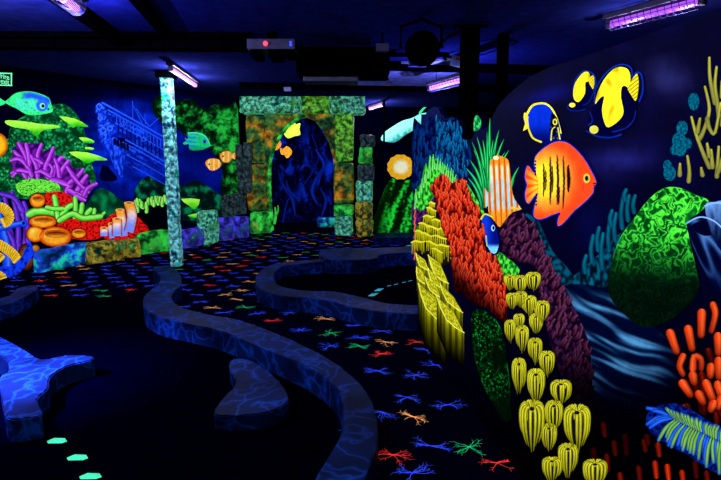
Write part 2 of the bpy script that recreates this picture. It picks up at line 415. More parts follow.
# red coral
redP = [(436, 200), (431, 190), (433, 183), (438, 178), (443, 174), (448, 178), (452, 183), (457, 180), (462, 178), (467, 185), (472, 198), (478, 207), (482, 214), (484, 225), (484, 240), (488, 253), (497, 258), (501, 268), (506, 290), (507, 318), (500, 320), (488, 308), (474, 305), (462, 292), (455, 290), (451, 262), (447, 240), (440, 218)]
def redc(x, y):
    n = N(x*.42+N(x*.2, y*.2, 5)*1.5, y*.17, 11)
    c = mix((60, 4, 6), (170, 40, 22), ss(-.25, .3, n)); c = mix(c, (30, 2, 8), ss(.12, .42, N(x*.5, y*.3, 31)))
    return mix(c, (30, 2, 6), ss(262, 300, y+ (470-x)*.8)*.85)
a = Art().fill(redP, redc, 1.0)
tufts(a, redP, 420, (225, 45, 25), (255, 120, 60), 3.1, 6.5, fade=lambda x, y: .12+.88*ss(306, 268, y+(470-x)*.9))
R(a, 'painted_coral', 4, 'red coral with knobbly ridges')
a = Art()
for k in range(8): a.strip([(414.5, 210+k*7), (415.5, 204+k*7)], [2.4, 2], shade((215, 50, 25)), 3, 2)
R(a, 'painted_coral', 2, 'thin strip of red coral at the far edge')
# yellow plates: upper frilled plates
def striate(x0, y0, wd, h, ph=0):
    def f(s, t): return mix(mix((225, 225, 25), (150, 150, 10), ss(-.3, .3, math.sin(t*wd*1.7+ph))), (25, 28, 6), ss(.35, 1, s))
    return f
a = Art()
a.fill(Z(410, 200, 3, [(62, 20), (80, 45), (100, 75), (118, 120), (120, 190), (70, 195), (40, 160), (18, 165), (20, 110), (38, 70), (52, 40)]), lambda x, y: (30, 26, 4), 2, 2)
for X, Y, w_, h_ in [(66, 10, 14, 14), (64, 28, 22, 16), (56, 50, 26, 22), (82, 62, 26, 24), (44, 74, 28, 24), (70, 84, 34, 26), (98, 88, 26, 26), (30, 96, 22, 30), (50, 104, 26, 26), (88, 112, 34, 30), (24, 126, 32, 32), (66, 130, 28, 30), (102, 138, 34, 40), (82, 152, 26, 34)]:
    x, y, w_, h_ = 410+X/3, 200+Y/3, w_/3*1.15, h_/3
    sl = random.uniform(-1, 2.2)
    for k in range(7):
        t = -1+k/3; a.strip([(x+t*w_*.45, y+sl*t), (x+t*w_*.5+random.uniform(-.4, .4), y+sl*t+h_*random.uniform(.7, 1.3))], [1.5, .8], lambda s, q: mix(mix((235, 230, 30), (120, 118, 8), abs(q)), (70, 68, 6), ss(.4, 1, s)), 3, 2)
    a.strip([(x-w_*.55, y-sl), (x-w_*.2, y-1.2-sl*.3), (x+w_*.2, y+.2+sl*.3), (x+w_*.55, y+sl)], [1.2, 2.2, 2.2, 1.2], lambda s, q: mix((255, 255, 70), (190, 185, 20), abs(q)), 3, 3)
R(a, 'painted_coral', 5, 'yellow coral with small frilled plates')
a = Art()
prs = [((18, 160), (45, 180), (57, 212), (28, 195)), ((55, 165), (90, 190), (115, 250), (75, 225)), ((20, 200), (40, 215), (46, 252), (22, 235)), ((55, 205), (80, 228), (90, 262), (62, 240)), ((45, 230), (78, 250), (90, 292), (60, 270)), ((90, 250), (130, 290), (158, 338), (110, 302)), ((25, 250), (75, 292), (108, 378), (48, 325)), ((80, 290), (130, 335), (162, 398), (110, 360))]
for q in prs:
    q = Z(410, 200, 3, q); A_, B_, C_, D_ = q; dr = 8+ (C_[1]-A_[1])*.75
    for (s0, s1) in ((A_, D_), (D_, C_)):
        dx = s1[0]-s0[0]
        n_ = max(3, int(abs(dx)*1.3))
        def f(s, t, ph=s0[0]): return mix(mix((205, 205, 15), (110, 112, 6), ss(-.2, .5, math.sin(t*9+ph))), (6, 6, 4), s**.6)
        mx_, my_ = (s0[0]+s1[0])/2, (s0[1]+s1[1])/2
        b = len(a.v); a.k += 1; rows = 8
        for r_ in range(rows+1):
            for c_ in range(n_+1):
                t = c_/n_; x = s0[0]+dx*t; y = s0[1]+(s1[1]-s0[1])*t+dr*r_/rows; a.v.append((x, y, a.k)); a.c.append(f(r_/rows, t*2-1))
        for r_ in range(rows):
            for c_ in range(n_): z_ = b+r_*(n_+1)+c_; a.f.append((z_, z_+1, z_+n_+2, z_+n_+1))
    cx, cy = sum(p[0] for p in q)/4, sum(p[1] for p in q)/4
    a.fill(q, lambda x, y: mix((225, 225, 40), (130, 132, 14), ss(-.3, .4, N(x*1.5-y*.6, y*.4, 5))), .9, 1)
    a.strip([A_, D_, C_], [1, 1], (250, 250, 90), 2, 2)
R(a, 'painted_coral', 6, 'yellow coral of slanting stepped blocks')
# green speckled mound
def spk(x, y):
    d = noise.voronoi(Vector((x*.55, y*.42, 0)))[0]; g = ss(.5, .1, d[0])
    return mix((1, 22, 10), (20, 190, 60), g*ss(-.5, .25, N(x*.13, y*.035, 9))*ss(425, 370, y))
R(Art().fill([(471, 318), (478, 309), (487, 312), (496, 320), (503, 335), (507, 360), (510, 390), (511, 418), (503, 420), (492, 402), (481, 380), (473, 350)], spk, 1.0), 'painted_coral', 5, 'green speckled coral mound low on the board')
# teal corals behind
def tealf(x, y): return mix((2, 26, 40), (6, 120, 130), ss(-.3, .35, N(x*.25, y*.13, 13)))
a = Art().fill([(524, 214), (536, 218), (545, 235), (553, 252), (566, 266), (574, 280), (562, 286), (553, 278), (543, 250), (532, 228)], lambda x, y: mix((2, 24, 36), (6, 82, 100), ss(-.3, .3, N(x*.2, y*.2, 1))), 1.4)
R(a, 'painted_coral', 1, 'dim teal coral beside the orange fish')
a = Art().fill([(560, 285), (575, 275), (590, 262), (604, 250), (622, 232), (612, 262), (607, 286), (590, 287)], lambda x, y: mix((2, 20, 34), (5, 90, 105), ss(-.2, .4, N(x*.3, y*.15, 6))), 1.4)
for x, y, l in [(592, 262, 26), (598, 250, 22), (602, 268, 34), (609, 250, 30), (615, 240, 26), (622, 228, 30), (628, 220, 24), (585, 272, 16), (634, 212, 16), (611, 225, 14), (625, 200, 10)]:
    a.strip([(x, y), (x-1, y-l*.5), (x+1, y-l)], [5, 4], lambda s, t: mix(mix((6, 120, 130), (3, 50, 70), abs(t)), (3, 55, 70), .5*(1-s)), 4)
R(a, 'painted_coral', 1, 'teal branching coral left of the green brain coral')
# maroon coral
marP = [(500, 243), (501, 230), (507, 218), (515, 213), (524, 215), (533, 223), (540, 238), (548, 258), (555, 272), (568, 296), (580, 320), (588, 340), (591, 360), (592, 392), (586, 400), (572, 398), (560, 372), (550, 340), (540, 300), (535, 268), (520, 262), (506, 258)]
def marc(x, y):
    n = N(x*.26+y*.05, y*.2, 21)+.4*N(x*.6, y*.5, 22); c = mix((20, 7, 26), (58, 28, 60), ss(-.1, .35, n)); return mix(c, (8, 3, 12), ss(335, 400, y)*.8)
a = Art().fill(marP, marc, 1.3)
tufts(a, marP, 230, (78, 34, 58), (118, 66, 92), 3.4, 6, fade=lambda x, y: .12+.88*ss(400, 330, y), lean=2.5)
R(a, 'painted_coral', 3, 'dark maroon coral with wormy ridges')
# flowing blue sand
def flow(x, y):
    u = (x-560)*.80+(y-290)*.60; v = -(x-560)*.60+(y-290)*.80; wv = N(u*.02, v*.02, 7)*9+u*u*.0012
    n = N(u*.014+3, (v+wv)*.13, 2)+.5*N(u*.03, (v+wv)*.3, 5)
    c = mix((4, 14, 40), (78, 150, 190), ss(-.1, .6, n)); e = ss(408, 350, y-abs(N(x*.05, 3))*10)*ss(557, 578, x)*ss(688, 650, x)
    return mix((4, 4, 18), c, e)
R(Art().fill([(558, 289), (575, 284), (600, 287), (628, 300), (650, 322), (672, 345), (684, 372), (672, 398), (645, 410), (610, 408), (592, 395), (590, 355), (580, 322), (568, 302)], flow, 1.6), 'painted_sand', 2, 'pale blue rippling sand')
# green brain coral
braP = [(608, 284), (612, 261), (621, 236), (637, 214), (649, 199), (664, 188), (680, 188), (696, 195), (709, 201), (700, 212), (688, 222), (690, 242), (696, 268), (698, 292), (674, 318), (643, 327), (622, 312), (610, 297)]
def brain(x, y):
    wx = x*.17+N(x*.12, y*.12, 4)*1.6; wy = y*.14+N(x*.12, y*.12, 9)*1.6
    n = abs(N(wx, wy, 3)); l = ss(.15, .03, n); f = ss(285, 215, y+(x-650)*-.1)
    c = mix((4, 60, 22), (5, 20, 14), ss(230, 300, y)); c = mix(c, (22, 150, 44), ss(.5, .05, n)*f)
    return mix(c, (90, 255, 60), min(1, l*1.3)*f + l*.05)
R(Art().fill(braP, brain, .9), 'painted_coral', 4, 'large domed green brain coral')
# blue shell
def shell(cx, cy):
    def f(s, t): return mix(mix((95, 150, 215), (28, 55, 110), abs(t+.2)), (8, 16, 44), s)
    return f
a = Art().fill([(687, 223), (700, 217), (714, 222), (735, 235), (740, 310), (722, 296), (708, 278), (697, 255), (690, 238)], lambda x, y: mix((80, 135, 200), (6, 12, 40), ss(.25, 1.0, abs(N(x*.08-y*.03, y*.02, 5))*1.2+(y-215)/95*.8+.2)), 1.4)
a.fill([(692, 225), (704, 221), (716, 230), (708, 236), (698, 233)], lambda x, y: (6, 10, 36), 2)
a.fill([(705, 206), (715, 202), (740, 203), (740, 262), (722, 252), (711, 232)], lambda x, y: mix((105, 160, 220), (8, 16, 48), ss(200, 250, y+abs(N(x*.2, y*.05))*30)), 1.4)
a.strip([(687, 223), (700, 217), (714, 221), (726, 232)], [1.5, 1.5], (130, 180, 235), 3); a.strip([(705, 206), (715, 203), (740, 204)], [1.5, 1.5], (140, 190, 240), 3)
R(a, 'painted_shell', 5, 'pale blue folded shell')
# orange fingers
a = Art()
for k in range(26): x = random.uniform(684, 735); y = random.uniform(345, 415); a.strip([(x, y), (x+random.uniform(-2, 5), y+13)], [8, 6], lambda s, t: mix(mix((150, 36, 14), (40, 6, 6), abs(t)), (20, 3, 6), s), 4, 2)
o_ = shade((240, 68, 22), (255, 110, 50), .3); org = lambda s, t: mix(o_(s, t), (60, 8, 8), ss(.35, 1.1, s)*.75)
for pts in [((112, 160), (135, 225)), ((178, 145), (192, 215)), ((228, 85), (226, 165)), ((270, 55), (278, 90), (264, 150)), ((288, 172), (290, 232)), ((158, 245), (146, 280), (158, 310)), ((195, 290), (200, 245), (225, 255), (226, 290)), ((195, 315), (200, 340)), ((158, 345), (185, 385)), ((262, 285), (260, 315)), ((290, 262), (292, 320)), ((245, 345), (268, 400)), ((218, 385), (232, 412)), ((288, 350), (300, 390)), ((300, 400), (290, 430)), ((270, 420), (262, 440))]:
    P = Z(640, 290, 3.69, pts); w_ = 9.5 if len(pts) == 2 else 7.5
    a.strip(P, [w_, w_*.8], org, 5, 3)
R(a, 'painted_coral', 4, 'orange finger coral at the right edge')
a = Art()
for X, Y, h_, e in [(190, 315, 30, .25), (222, 370, 32, .25), (255, 350, 50, .12), (312, 365, 25, .3), (354, 375, 30, .6), (345, 430, 40, .8), (382, 440, 36, 1), (426, 458, 30, .8), (296, 445, 36, .35), (200, 410, 40, .35), (240, 465, 30, .5), (320, 350, 20, .2), (465, 430, 40, .25), (160, 390, 30, .15), (500, 460, 30, .4)]:
    a.strip(Z(540, 320, 3, [(X, Y), (X+4, Y+h_)]), [6, 5], (lambda e: lambda s, t: mix((20, 3, 8), mix((240, 60, 20), (110, 15, 10), abs(t)), e))(e), 4, 3)
R(a, 'painted_coral', 2, 'dim red finger coral along the bottom')
# anemone
a = Art()
aP = Z(540, 320, 3, [(318, 292), (345, 262), (390, 250), (440, 262), (500, 300), (560, 345), (575, 470), (510, 450), (450, 410), (380, 372), (330, 335)])
a.fill(aP, lambda x, y: mix((5, 12, 60), (12, 50, 150), ss(-.2, .4, N(x*.3, y*.3))), 1.6)
for up_ in (1, 0):
    for k in range(26):
        t = k/25; cx, cy = 668+t*60, 416+t*30; q_ = random.uniform(.85, 1.15)
        if up_: ex, ey = cx-10*q_+t*16, cy-(10+3*t)*q_
        else: ex, ey = cx-17*q_+t*20, cy+(17+12*t)*q_
        if t < .12: ex, ey = cx-20*q_, cy+(-8 if up_ else 8)*q_
        c = (40, 110, 235) if t < .1 or random.random() < .18 else (125, 195, 60)
        a.strip([(cx, cy), ((cx+ex)/2-1, (cy+ey)/2-2), (ex, ey)], [2, 4.4, 3.6], (lambda c: lambda s, t2: mix(mix(mix(c, (10, 30, 60), ss(.25, 0, s)*.7), (8, 26, 110), ss(.35, .95, abs(t2))), (16, 60, 190), ss(.65, 1, s)*.8))(c), 5)
R(a, 'painted_anemone', 5, 'blue and green striped anemone')
# yellow tree coral and teal sprigs
a = Art()
for X, Y, rx, ry in [(172, 165, 18, 28), (135, 250, 18, 24), (125, 290, 22, 26), (150, 300, 16, 18), (110, 320, 14, 16), (88, 370, 14, 18), (95, 395, 20, 24), (130, 320, 18, 20)]:
    a.disc(640+X/3.2, 50+Y/3.2, rx/3.2, ry/3.2, lambda x, y: mix((4, 50, 70), (8, 110, 125), ss(-.4, .3, N(x*.5, y*.5))))
R(a, 'painted_seaweed', 1, 'dim teal seaweed tufts')
a = Art(); yl = lambda s, t: mix(mix((205, 205, 60), (120, 120, 40), abs(t)), (70, 72, 50), s*.6)
for pts in [((222, 25), (224, 90), (240, 170)), ((245, 55), (240, 110), (246, 160), (252, 210)), ((208, 118), (222, 190), (205, 255), (190, 285)), ((165, 215), (178, 265), (200, 325), (222, 375)), ((192, 220), (184, 262)), ((258, 170), (240, 265), (222, 250), (215, 220)), ((128, 365), (127, 400)), ((152, 340), (158, 385), (156, 420)), ((196, 378), (200, 400)), ((228, 320), (232, 375)), ((252, 310), (246, 405)), ((215, 300), (222, 340)), ((285, 40), (275, 140), (262, 240)), ((290, 260), (270, 330), (250, 390)), ((262, 100), (262, 150))]:
    a.strip(Z(640, 50, 3.2, pts), [2.6, 4.6], yl, 4)
R(a, 'painted_coral', 2, 'tall yellow branching coral by the top right')
# green grass
a = Art()
for tx, ty, bx, by, w_ in [(477, 137, 487, 205, 4), (483, 140, 488, 205, 4), (490, 118, 489, 205, 4.5), (499, 130, 490, 205, 4.5), (504, 139, 491, 200, 4), (470, 160, 485, 205, 4), (466, 168, 484, 208, 4), (474, 150, 486, 205, 4), (505, 152, 491, 200, 3.5), (495, 145, 489, 200, 4), (480, 160, 487, 205, 4), (519, 167, 508, 205, 4), (509, 150, 497, 190, 3.5), (514, 180, 508, 210, 3.5), (468, 178, 482, 210, 3.5), (487, 132, 488, 205, 3.5), (493, 140, 489, 205, 3.5), (472, 142, 485, 205, 3), (500, 160, 491, 200, 3)]:
    cv = (tx-bx)*.22; a.strip([(bx, by), (bx+(tx-bx)*.3-cv*.6, by+(ty-by)*.4), (bx+(tx-bx)*.62-cv*.4, by+(ty-by)*.75), (tx, ty)], [w_, w_*1.15, w_*.8, .3], lambda s, t: mix(mix((50, 225, 100), (3, 60, 36), ss(.1, .8, abs(t+.1))), (4, 70, 40), ss(.4, 0, s)*.6), 5, 4, False)
R(a, 'painted_seaweed', 4, 'green grass-like seaweed blades')
a = Art().fill([(474, 131), (474, 120), (477, 115), (481, 121), (480, 128)], lambda x, y: mix((8, 90, 40), (60, 230, 100), ss(-.3, .3, N(x*.6, y*.4))), 1)
R(a, 'painted_seaweed', 2, 'small green leaf tip on the top edge')
# banded fish
def lim(x, y):
    k = math.sin((x-(y-190)*.04)*1.15+1.2); top = ss(205, 170, y)
    c = mix((255, 150, 30), (255, 175, 60), ss(.3, 1, abs(N(x*.3, y*.2)))); wcol = mix((150, 225, 235), (255, 240, 180), ss(185, 172, y))
    c = mix(c, wcol, ss(.05, .5, k)*ss(215, 205, y)*ss(162, 168, y)); return mix(c, (170, 70, 20), ss(.45, .8, -k)*.8)
a = Art().fill([(490, 162), (494, 158), (497, 155), (503, 157), (508, 160), (510, 170), (512, 190), (515, 200), (521, 209), (513, 212), (506, 219), (500, 227), (495, 222), (489, 214), (488, 206), (485, 207), (484, 188), (489, 193), (490, 178)], lim, .8)
a.strip([(512, 208), (521, 209)], [2.4, 1], (240, 200, 40), 3); a.disc(496, 158, 3, 2, (255, 235, 160))
R(a, 'painted_fish', 6, 'orange and white vertically banded fish')
a = Art().flat([(480, 219), (485, 213), (493, 218), (498, 230), (501, 243), (498, 254), (490, 255), (484, 244), (480, 230)], (4, 8, 40))
a.fill([(482, 219), (486, 215), (492, 220), (497, 231), (499, 243), (496, 253), (491, 252), (486, 243), (482, 230)], lambda x, y: mix(mix((18, 60, 200), (8, 20, 110), ss(484, 496, x)), (120, 215, 245), ss(243, 248, y)), .8)
a.strip([(481, 219), (485, 214), (492, 217)], [1.8, 1.2], (235, 225, 40), 3); a.strip([(486, 236), (487, 246)], [1.4, 1], (215, 215, 60), 3)
o = R(a, 'painted_fish', 6, 'small blue fish nosing down beside the banded fish')
eye(o, mapR, 7*.35, .00002, (493, 228, 2, 3.2, (150, 200, 240)), (493.5, 228, 1.1, 1.9, (6, 6, 20)))
# orange angelfish
def zf(p): return Z(520, 130, 4.8, p)
body = zf([(75, 130), (100, 100), (150, 66), (192, 55), (240, 70), (300, 130), (340, 195), (365, 250), (352, 275), (350, 300), (310, 345), (262, 385), (215, 438), (183, 460), (184, 425), (195, 395), (150, 408), (100, 428), (68, 415), (70, 370), (85, 310), (88, 250), (76, 200), (70, 160)])
tail = zf([(92, 235), (60, 200), (36, 172), (24, 225), (35, 262), (26, 300), (28, 335), (42, 352), (66, 320), (92, 290)])
a = Art()
for P in (body, tail):
    q = P+P[:1]; a.strip(q, [4, 4], lambda s, t: mix((24, 60, 200), (6, 6, 34), abs(t)), 4, 2)
a.fill(tail, lambda x, y: mix((255, 200, 40), (255, 70, 30), ss(536, 525, x)*.7+.5*ss(0, .6, math.sin((y-184)/(abs(x-541)+3)*11))), .7)
def ang(x, y):
    X, Y = (x-520)*4.8, (y-130)*4.8
    d = math.hypot((X-125)/135, (Y-240)/150); c = mix((255, 236, 45), (255, 160, 45), ss(.35, .85, d)); c = mix(c, (255, 76, 30), ss(.7, 1.25, d)); c = mix(c, (225, 60, 45), .4*ss(24, 0, math.hypot(X-330, Y-305)))
    for sx, y0, y1, w_ in ((116, 160, 322, 5), (125, 190, 290, 3), (149, 125, 360, 6), (158, 170, 300, 3), (183, 118, 362, 6), (190, 270, 362, 4), (212, 122, 380, 5), (234, 165, 300, 10)):
        m_ = (Y-(y0+y1)/2)/((y1-y0)/2)
        if abs(m_) < 1: q = w_*(1-m_*m_)**.6; c = mix(c, (40, 8, 12), ss(q+2, q*.5, abs(X-sx+abs(Y-240)*.04+N(Y*.08, sx)*3)))
    return c
a.fill(body, ang, .6)
for k in range(14): 
    y = 131+k*.0; X = 72+6*math.sin(k*.9); Y = 150+k*16
    if not 215 < Y < 300: a.disc(*zf([(74 if Y < 220 else 78, Y)])[0], .9, 1.1, (10, 20, 90))
a.strip(zf([(365, 255), (350, 258)]), [1.3, .8], (60, 5, 5), 3); a.strip(zf([(362, 268), (350, 266)]), [1, .6], (60, 5, 5), 3); a.strip(zf([(305, 262), (302, 285), (312, 298)]), [1.2, .8], (225, 50, 30), 3)
o = R(a, 'painted_fish', 8, 'large orange angelfish with black stripes')
e_ = zf([(320, 232)])[0]; eye(o, mapR, 9*.35, .00002, (*e_, 3.4, 4.8, (215, 200, 50)), (*e_, 1.9, 2.8, (60, 60, 90)), (*e_, 1.1, 1.7, (4, 4, 6)))
# blue tang with yellow rim
a = Art()
a.fill([(530, 120), (525, 112), (523.5, 118), (525, 124), (523, 131), (530, 126)], lambda x, y: mix((245, 225, 50), (190, 200, 210), ss(2.5, 0, abs(y-121)+abs(x-526)*.6)), .9, 2)
tg = [(528, 116), (531, 108), (537, 104), (545, 104), (552, 109), (557, 117), (561, 129), (562, 139), (557, 143), (545, 144), (536, 140), (530, 130)]
a.fill(tg, lambda x, y: mix((14, 50, 190), (6, 18, 95), ss(120, 142, y)), .9)
a.strip([(527, 114), (532, 106), (539, 103.5), (546, 104), (552, 109), (557, 119), (561, 133)], [2.2, 3.4, 3.4, 1.4], (245, 240, 40), 3)
a.strip([(528, 117), (527, 122), (529, 130), (533, 138), (541, 142)], [1.6, 2], (225, 215, 50), 3)
a.fill([(552, 113), (557, 118), (560, 130), (559, 138), (553, 141), (550, 132), (550, 121)], lambda x, y: mix((5, 8, 36), (60, 90, 140), ss(.2, .6, abs(N(x*.6, y*.3)))), .9)
a.strip([(551, 140), (552, 130), (555, 127)], [1.2, 1], (230, 220, 60), 3); a.strip([(558, 128), (560, 140)], [1.4, 1.4], (235, 225, 60), 3)
o = R(a, 'painted_fish', 6, 'blue tang with a yellow back edge')
eye(o, mapR, 7*.35, .00002, (555, 122, 2.4, 3.2, (240, 230, 60)), (555, 122, 1.2, 1.8, (5, 5, 15)))
# yellow butterfly fish
def zb(p): return Z(555, 55, 5.333, p)
def yel(x, y): return mix((255, 245, 40), (215, 185, 20), ss(.15, .6, N(x*.14, y*.08, 8)))
a = Art(); blu = lambda s, t: mix((22, 55, 175), (6, 8, 40), abs(t))
a.strip(zb([(95, 190), (110, 130), (155, 85), (195, 95), (214, 120), (216, 170), (200, 200)]), [1.6, 3, 3.6, 3, 2.6], blu, 4)
a.fill(zb([(75, 262), (90, 230), (160, 160), (190, 165), (204, 200), (180, 245), (150, 265), (160, 285), (130, 298), (75, 290)]), lambda x, y: (7, 10, 50), 2)
a.strip(zb([(202, 205), (182, 250), (150, 268)]), [1.2, 1.2], blu, 3); a.strip(zb([(70, 260), (72, 290), (120, 298), (160, 290)]), [1.2, 1.4], blu, 3)
a.fill(zb([(150, 95), (178, 92), (186, 118), (180, 140), (162, 148), (160, 205), (128, 250), (103, 238), (97, 195), (110, 145)]), yel, .8)
a.fill(zb([(180, 140), (190, 115), (206, 110), (210, 150), (203, 182), (190, 165)]), lambda x, y: mix((235, 225, 40), (170, 150, 20), ss(0, .5, math.sin((x+y)*2))), .8)
a.disc(*zb([(92, 267)])[0], 3.2, 2.4, (240, 235, 60))
R(a, 'painted_fish', 4, 'smaller yellow fish near the top of the board')
a = Art()
a.strip(zb([(210, 270), (215, 190), (260, 110), (320, 60), (375, 52), (408, 75), (412, 120), (435, 92), (462, 110), (468, 190), (450, 245)]), [2, 3.6, 4, 4, 3, 3], blu, 4)
a.fill(zb([(185, 330), (210, 262), (262, 230), (360, 170), (400, 215), (432, 245), (425, 330), (380, 385), (310, 405), (345, 425), (300, 442), (230, 430), (168, 410), (175, 380)]), lambda x, y: (8, 9, 46), 2)
a.strip(zb([(430, 300), (420, 345), (380, 388), (310, 410)]), [1.5, 2], blu, 3); a.strip(zb([(178, 375), (200, 350), (185, 300)]), [2, 1], blu, 3); a.strip(zb([(168, 405), (230, 435), (300, 440), (350, 425)]), [2, 3], blu, 3)
a.fill(zb([(215, 262), (224, 210), (258, 135), (308, 78), (350, 64), (388, 76), (402, 112), (400, 158), (395, 180), (375, 165), (356, 172), (352, 230), (366, 300), (345, 345), (285, 386), (262, 355), (250, 290), (262, 222), (238, 232)]), yel, .8)
a.fill(zb([(392, 165), (412, 128), (438, 100), (447, 150), (440, 215), (428, 246), (405, 212), (388, 185)]), lambda x, y: mix((245, 235, 40), (160, 140, 20), ss(0, .5, math.sin((x*.8+y)*1.6))), .8)
a.disc(*zb([(208, 398)])[0], 4.6, 4.2, (215, 210, 70))
R(a, 'painted_fish', 4, 'larger yellow fish near the top of the board')
# yellow mop polyps
pol = [(510, 281, 9, 17), (520, 283, 10, 20), (533, 280, 11, 20), (512, 300, 9, 18), (521, 298, 9, 17), (529, 304, 11, 22), (542, 310, 11, 24), (536, 322, 10, 22), (519, 320, 8, 16),
       (510, 330, 10, 28), (522, 337, 12, 32), (535, 349, 13, 30), (547, 362, 14, 30), (519, 374, 13, 44), (536, 384, 16, 42), (561, 391, 19, 30), (532, 422, 23, 60), (554, 415, 16, 40), (549, 436, 14, 34), (577, 425, 24, 56), (568, 458, 18, 40), (552, 468, 18, 30), (595, 472, 22, 34)]
for x, y, w_, h_ in pol:
    a = Art(); y -= h_*.2; g_ = random.Random(int(x*7+y))
    if y < 320: w_ *= 1.25; h_ *= 1.1
    a.fill([(x-w_*.4, y), (x, y-h_*.1), (x+w_*.4, y), (x+w_*.4, y+h_*.3), (x+w_*.2, y+h_*.52), (x-w_*.12, y+h_*.55), (x-w_*.34, y+h_*.35)], lambda q, r: (24, 23, 3), 2.5)
    n_ = 15
    for k in sorted(range(n_), key=lambda k: math.sin(2*math.pi*k/n_)):
        g = 2*math.pi*k/n_+g_.uniform(-.12, .12); c_, s_ = math.cos(g), math.sin(g); u_ = (s_+1)/2
        ey = y+h_*(.08+.56*u_**.9+g_.uniform(-.07, .05)); ww = w_*(.11+.03*u_)
        a.strip([(x+c_*w_*.08, y+s_*h_*.02), (x+c_*w_*.30, y-h_*.10+s_*h_*.06), (x+c_*w_*.50, y-h_*.02+s_*h_*.10), (x+c_*w_*(.54-.1*u_), (y+ey)/2+h_*.08), (x+c_*w_*(.5-.3*u_), ey+h_*.04)], [ww*.6, ww, ww*1.1, ww*.9, ww*.2], lambda s, q: mix(mix((250, 250, 50), (40, 38, 2), ss(.2, 1, abs(q))), (92, 90, 6), ss(.45, 1, s)), 4, 3)
    a.disc(x, y-h_*.02, w_*.12, h_*.035, (30, 26, 2), 0, 10)
    R(a, 'painted_polyp', 6, 'yellow mop-shaped polyp')

# ================================================================ LEFT WALL MURAL
LROOT = empty('wall_mural', Vector((-3.9, 8.0, 0)), 'neon underwater mural with shipwreck, anchor and corals across the left wall', 'mural')
def Lb(a, name, L, label): return a.build(name, LROOT, mapL, L, label, eps=.00012)
def lbg(x, y):
    c = (3, 2, 26); g = math.exp(-((x-135)/52)**2-((y-150)/48)**2)
    c = mix(c, (16, 52, 225), g*(.9+.7*N(x*.05, y*.12, 2)+.3*N(x*.3, y*.04, 9)))
    c = mix(c, (8, 30, 150), .8*math.exp(-((x-215)/26)**2-((y-175)/26)**2)); c = mix(c, (3, 2, 18), ss(104, 84, y)*.9)
    return c
bgP = [(-130, 70), (-40, 74), (0, 76), (60, 81), (120, 86), (180, 91), (238, 96), (238, 240), (180, 246), (120, 256), (60, 266), (0, 282), (-40, 290), (-130, 318)]
Lb(Art().fill(bgP, lbg, 3, 1), 'painted_backdrop', 1, 'deep blue water')
def dots(lo, hi, s=.3, thr=.42, seed=0, blob=.1):
    def f(x, y):
        d, p = noise.voronoi(Vector((x*s, y*s, seed))); g = ss(thr, thr*.3, d[0]); q = N(p[0].x*3.1, p[0].y*3.7, 2)
        return mix(lo, hi, g*(.55+q*.8)*ss(-.6, .2, N(x*blob, y*blob, seed+4)))
    return f
md = dots((1, 50, 26), (60, 245, 120), .42, .8)
Lb(Art().fill([(-90, 230), (-70, 160), (-45, 135), (-20, 128), (0, 140), (8, 138), (11, 126), (24, 116), (42, 109), (58, 104), (68, 106), (78, 116), (84, 130), (88, 146), (92, 165), (96, 182), (80, 200), (40, 200), (0, 200), (-20, 225), (-60, 240)], md, 1), 'painted_coral', 2, 'big green coral mound covered in dots')
# green foliage on the right of the mural
FOP = [(152, 108), (156, 96), (166, 99), (178, 100), (192, 99), (205, 108), (216, 104), (228, 106), (245, 100), (245, 215), (228, 205), (220, 190), (222, 170), (210, 150), (196, 140), (184, 134), (176, 128), (160, 122)]
fo = lambda x, y: mix((1, 24, 16), (44, 205, 66), ss(-.25, .75, .7*N(x*.11, y*.13, 5)+.5*N(x*.3, y*.3, 8)+.4*N(x*.7, y*.7, 2)+.3*ss(200, 225, x)*ss(190, 130, y)-.5*ss(7, 0, edist(FOP, x, y))+.05))
Lb(Art().fill([(152, 108), (156, 96), (166, 99), (178, 100), (192, 99), (205, 108), (216, 104), (228, 106), (238, 110), (238, 205), (228, 205), (220, 190), (222, 170), (210, 150), (196, 140), (184, 134), (176, 128), (160, 122)], fo, 1.2), 'painted_seaweed', 2, 'mottled green foliage around the striped fish')
Lb(Art().fill([(134, 198), (138, 184), (148, 176), (156, 181), (168, 184), (182, 186), (195, 180), (210, 188), (225, 198), (238, 200), (238, 232), (190, 222), (160, 212), (140, 208)], lambda x, y: mix((1, 26, 24), (16, 120, 74), ss(-.1, .5, N(x*.14, y*.14, 7)+.4*N(x*.4, y*.4))), 1.3), 'painted_seaweed', 2, 'dark green bushes beside the cave')
Lb(Art().fill([(84, 210), (92, 196), (100, 188), (110, 192), (118, 198), (127, 204), (124, 216), (104, 222), (86, 218)], lambda x, y: mix((1, 45, 30), (14, 135, 70), ss(-.3, .5, N(x*.12, y*.12, 3))), 1.3), 'painted_seaweed', 3, 'dark green bush behind the tube sponges')
Lb(Art().fill([(130, 208), (170, 200), (180, 212), (180, 228), (140, 232), (128, 222)], lambda x, y: (4, 3, 16), 3), 'painted_cave', 3, 'black cave opening')
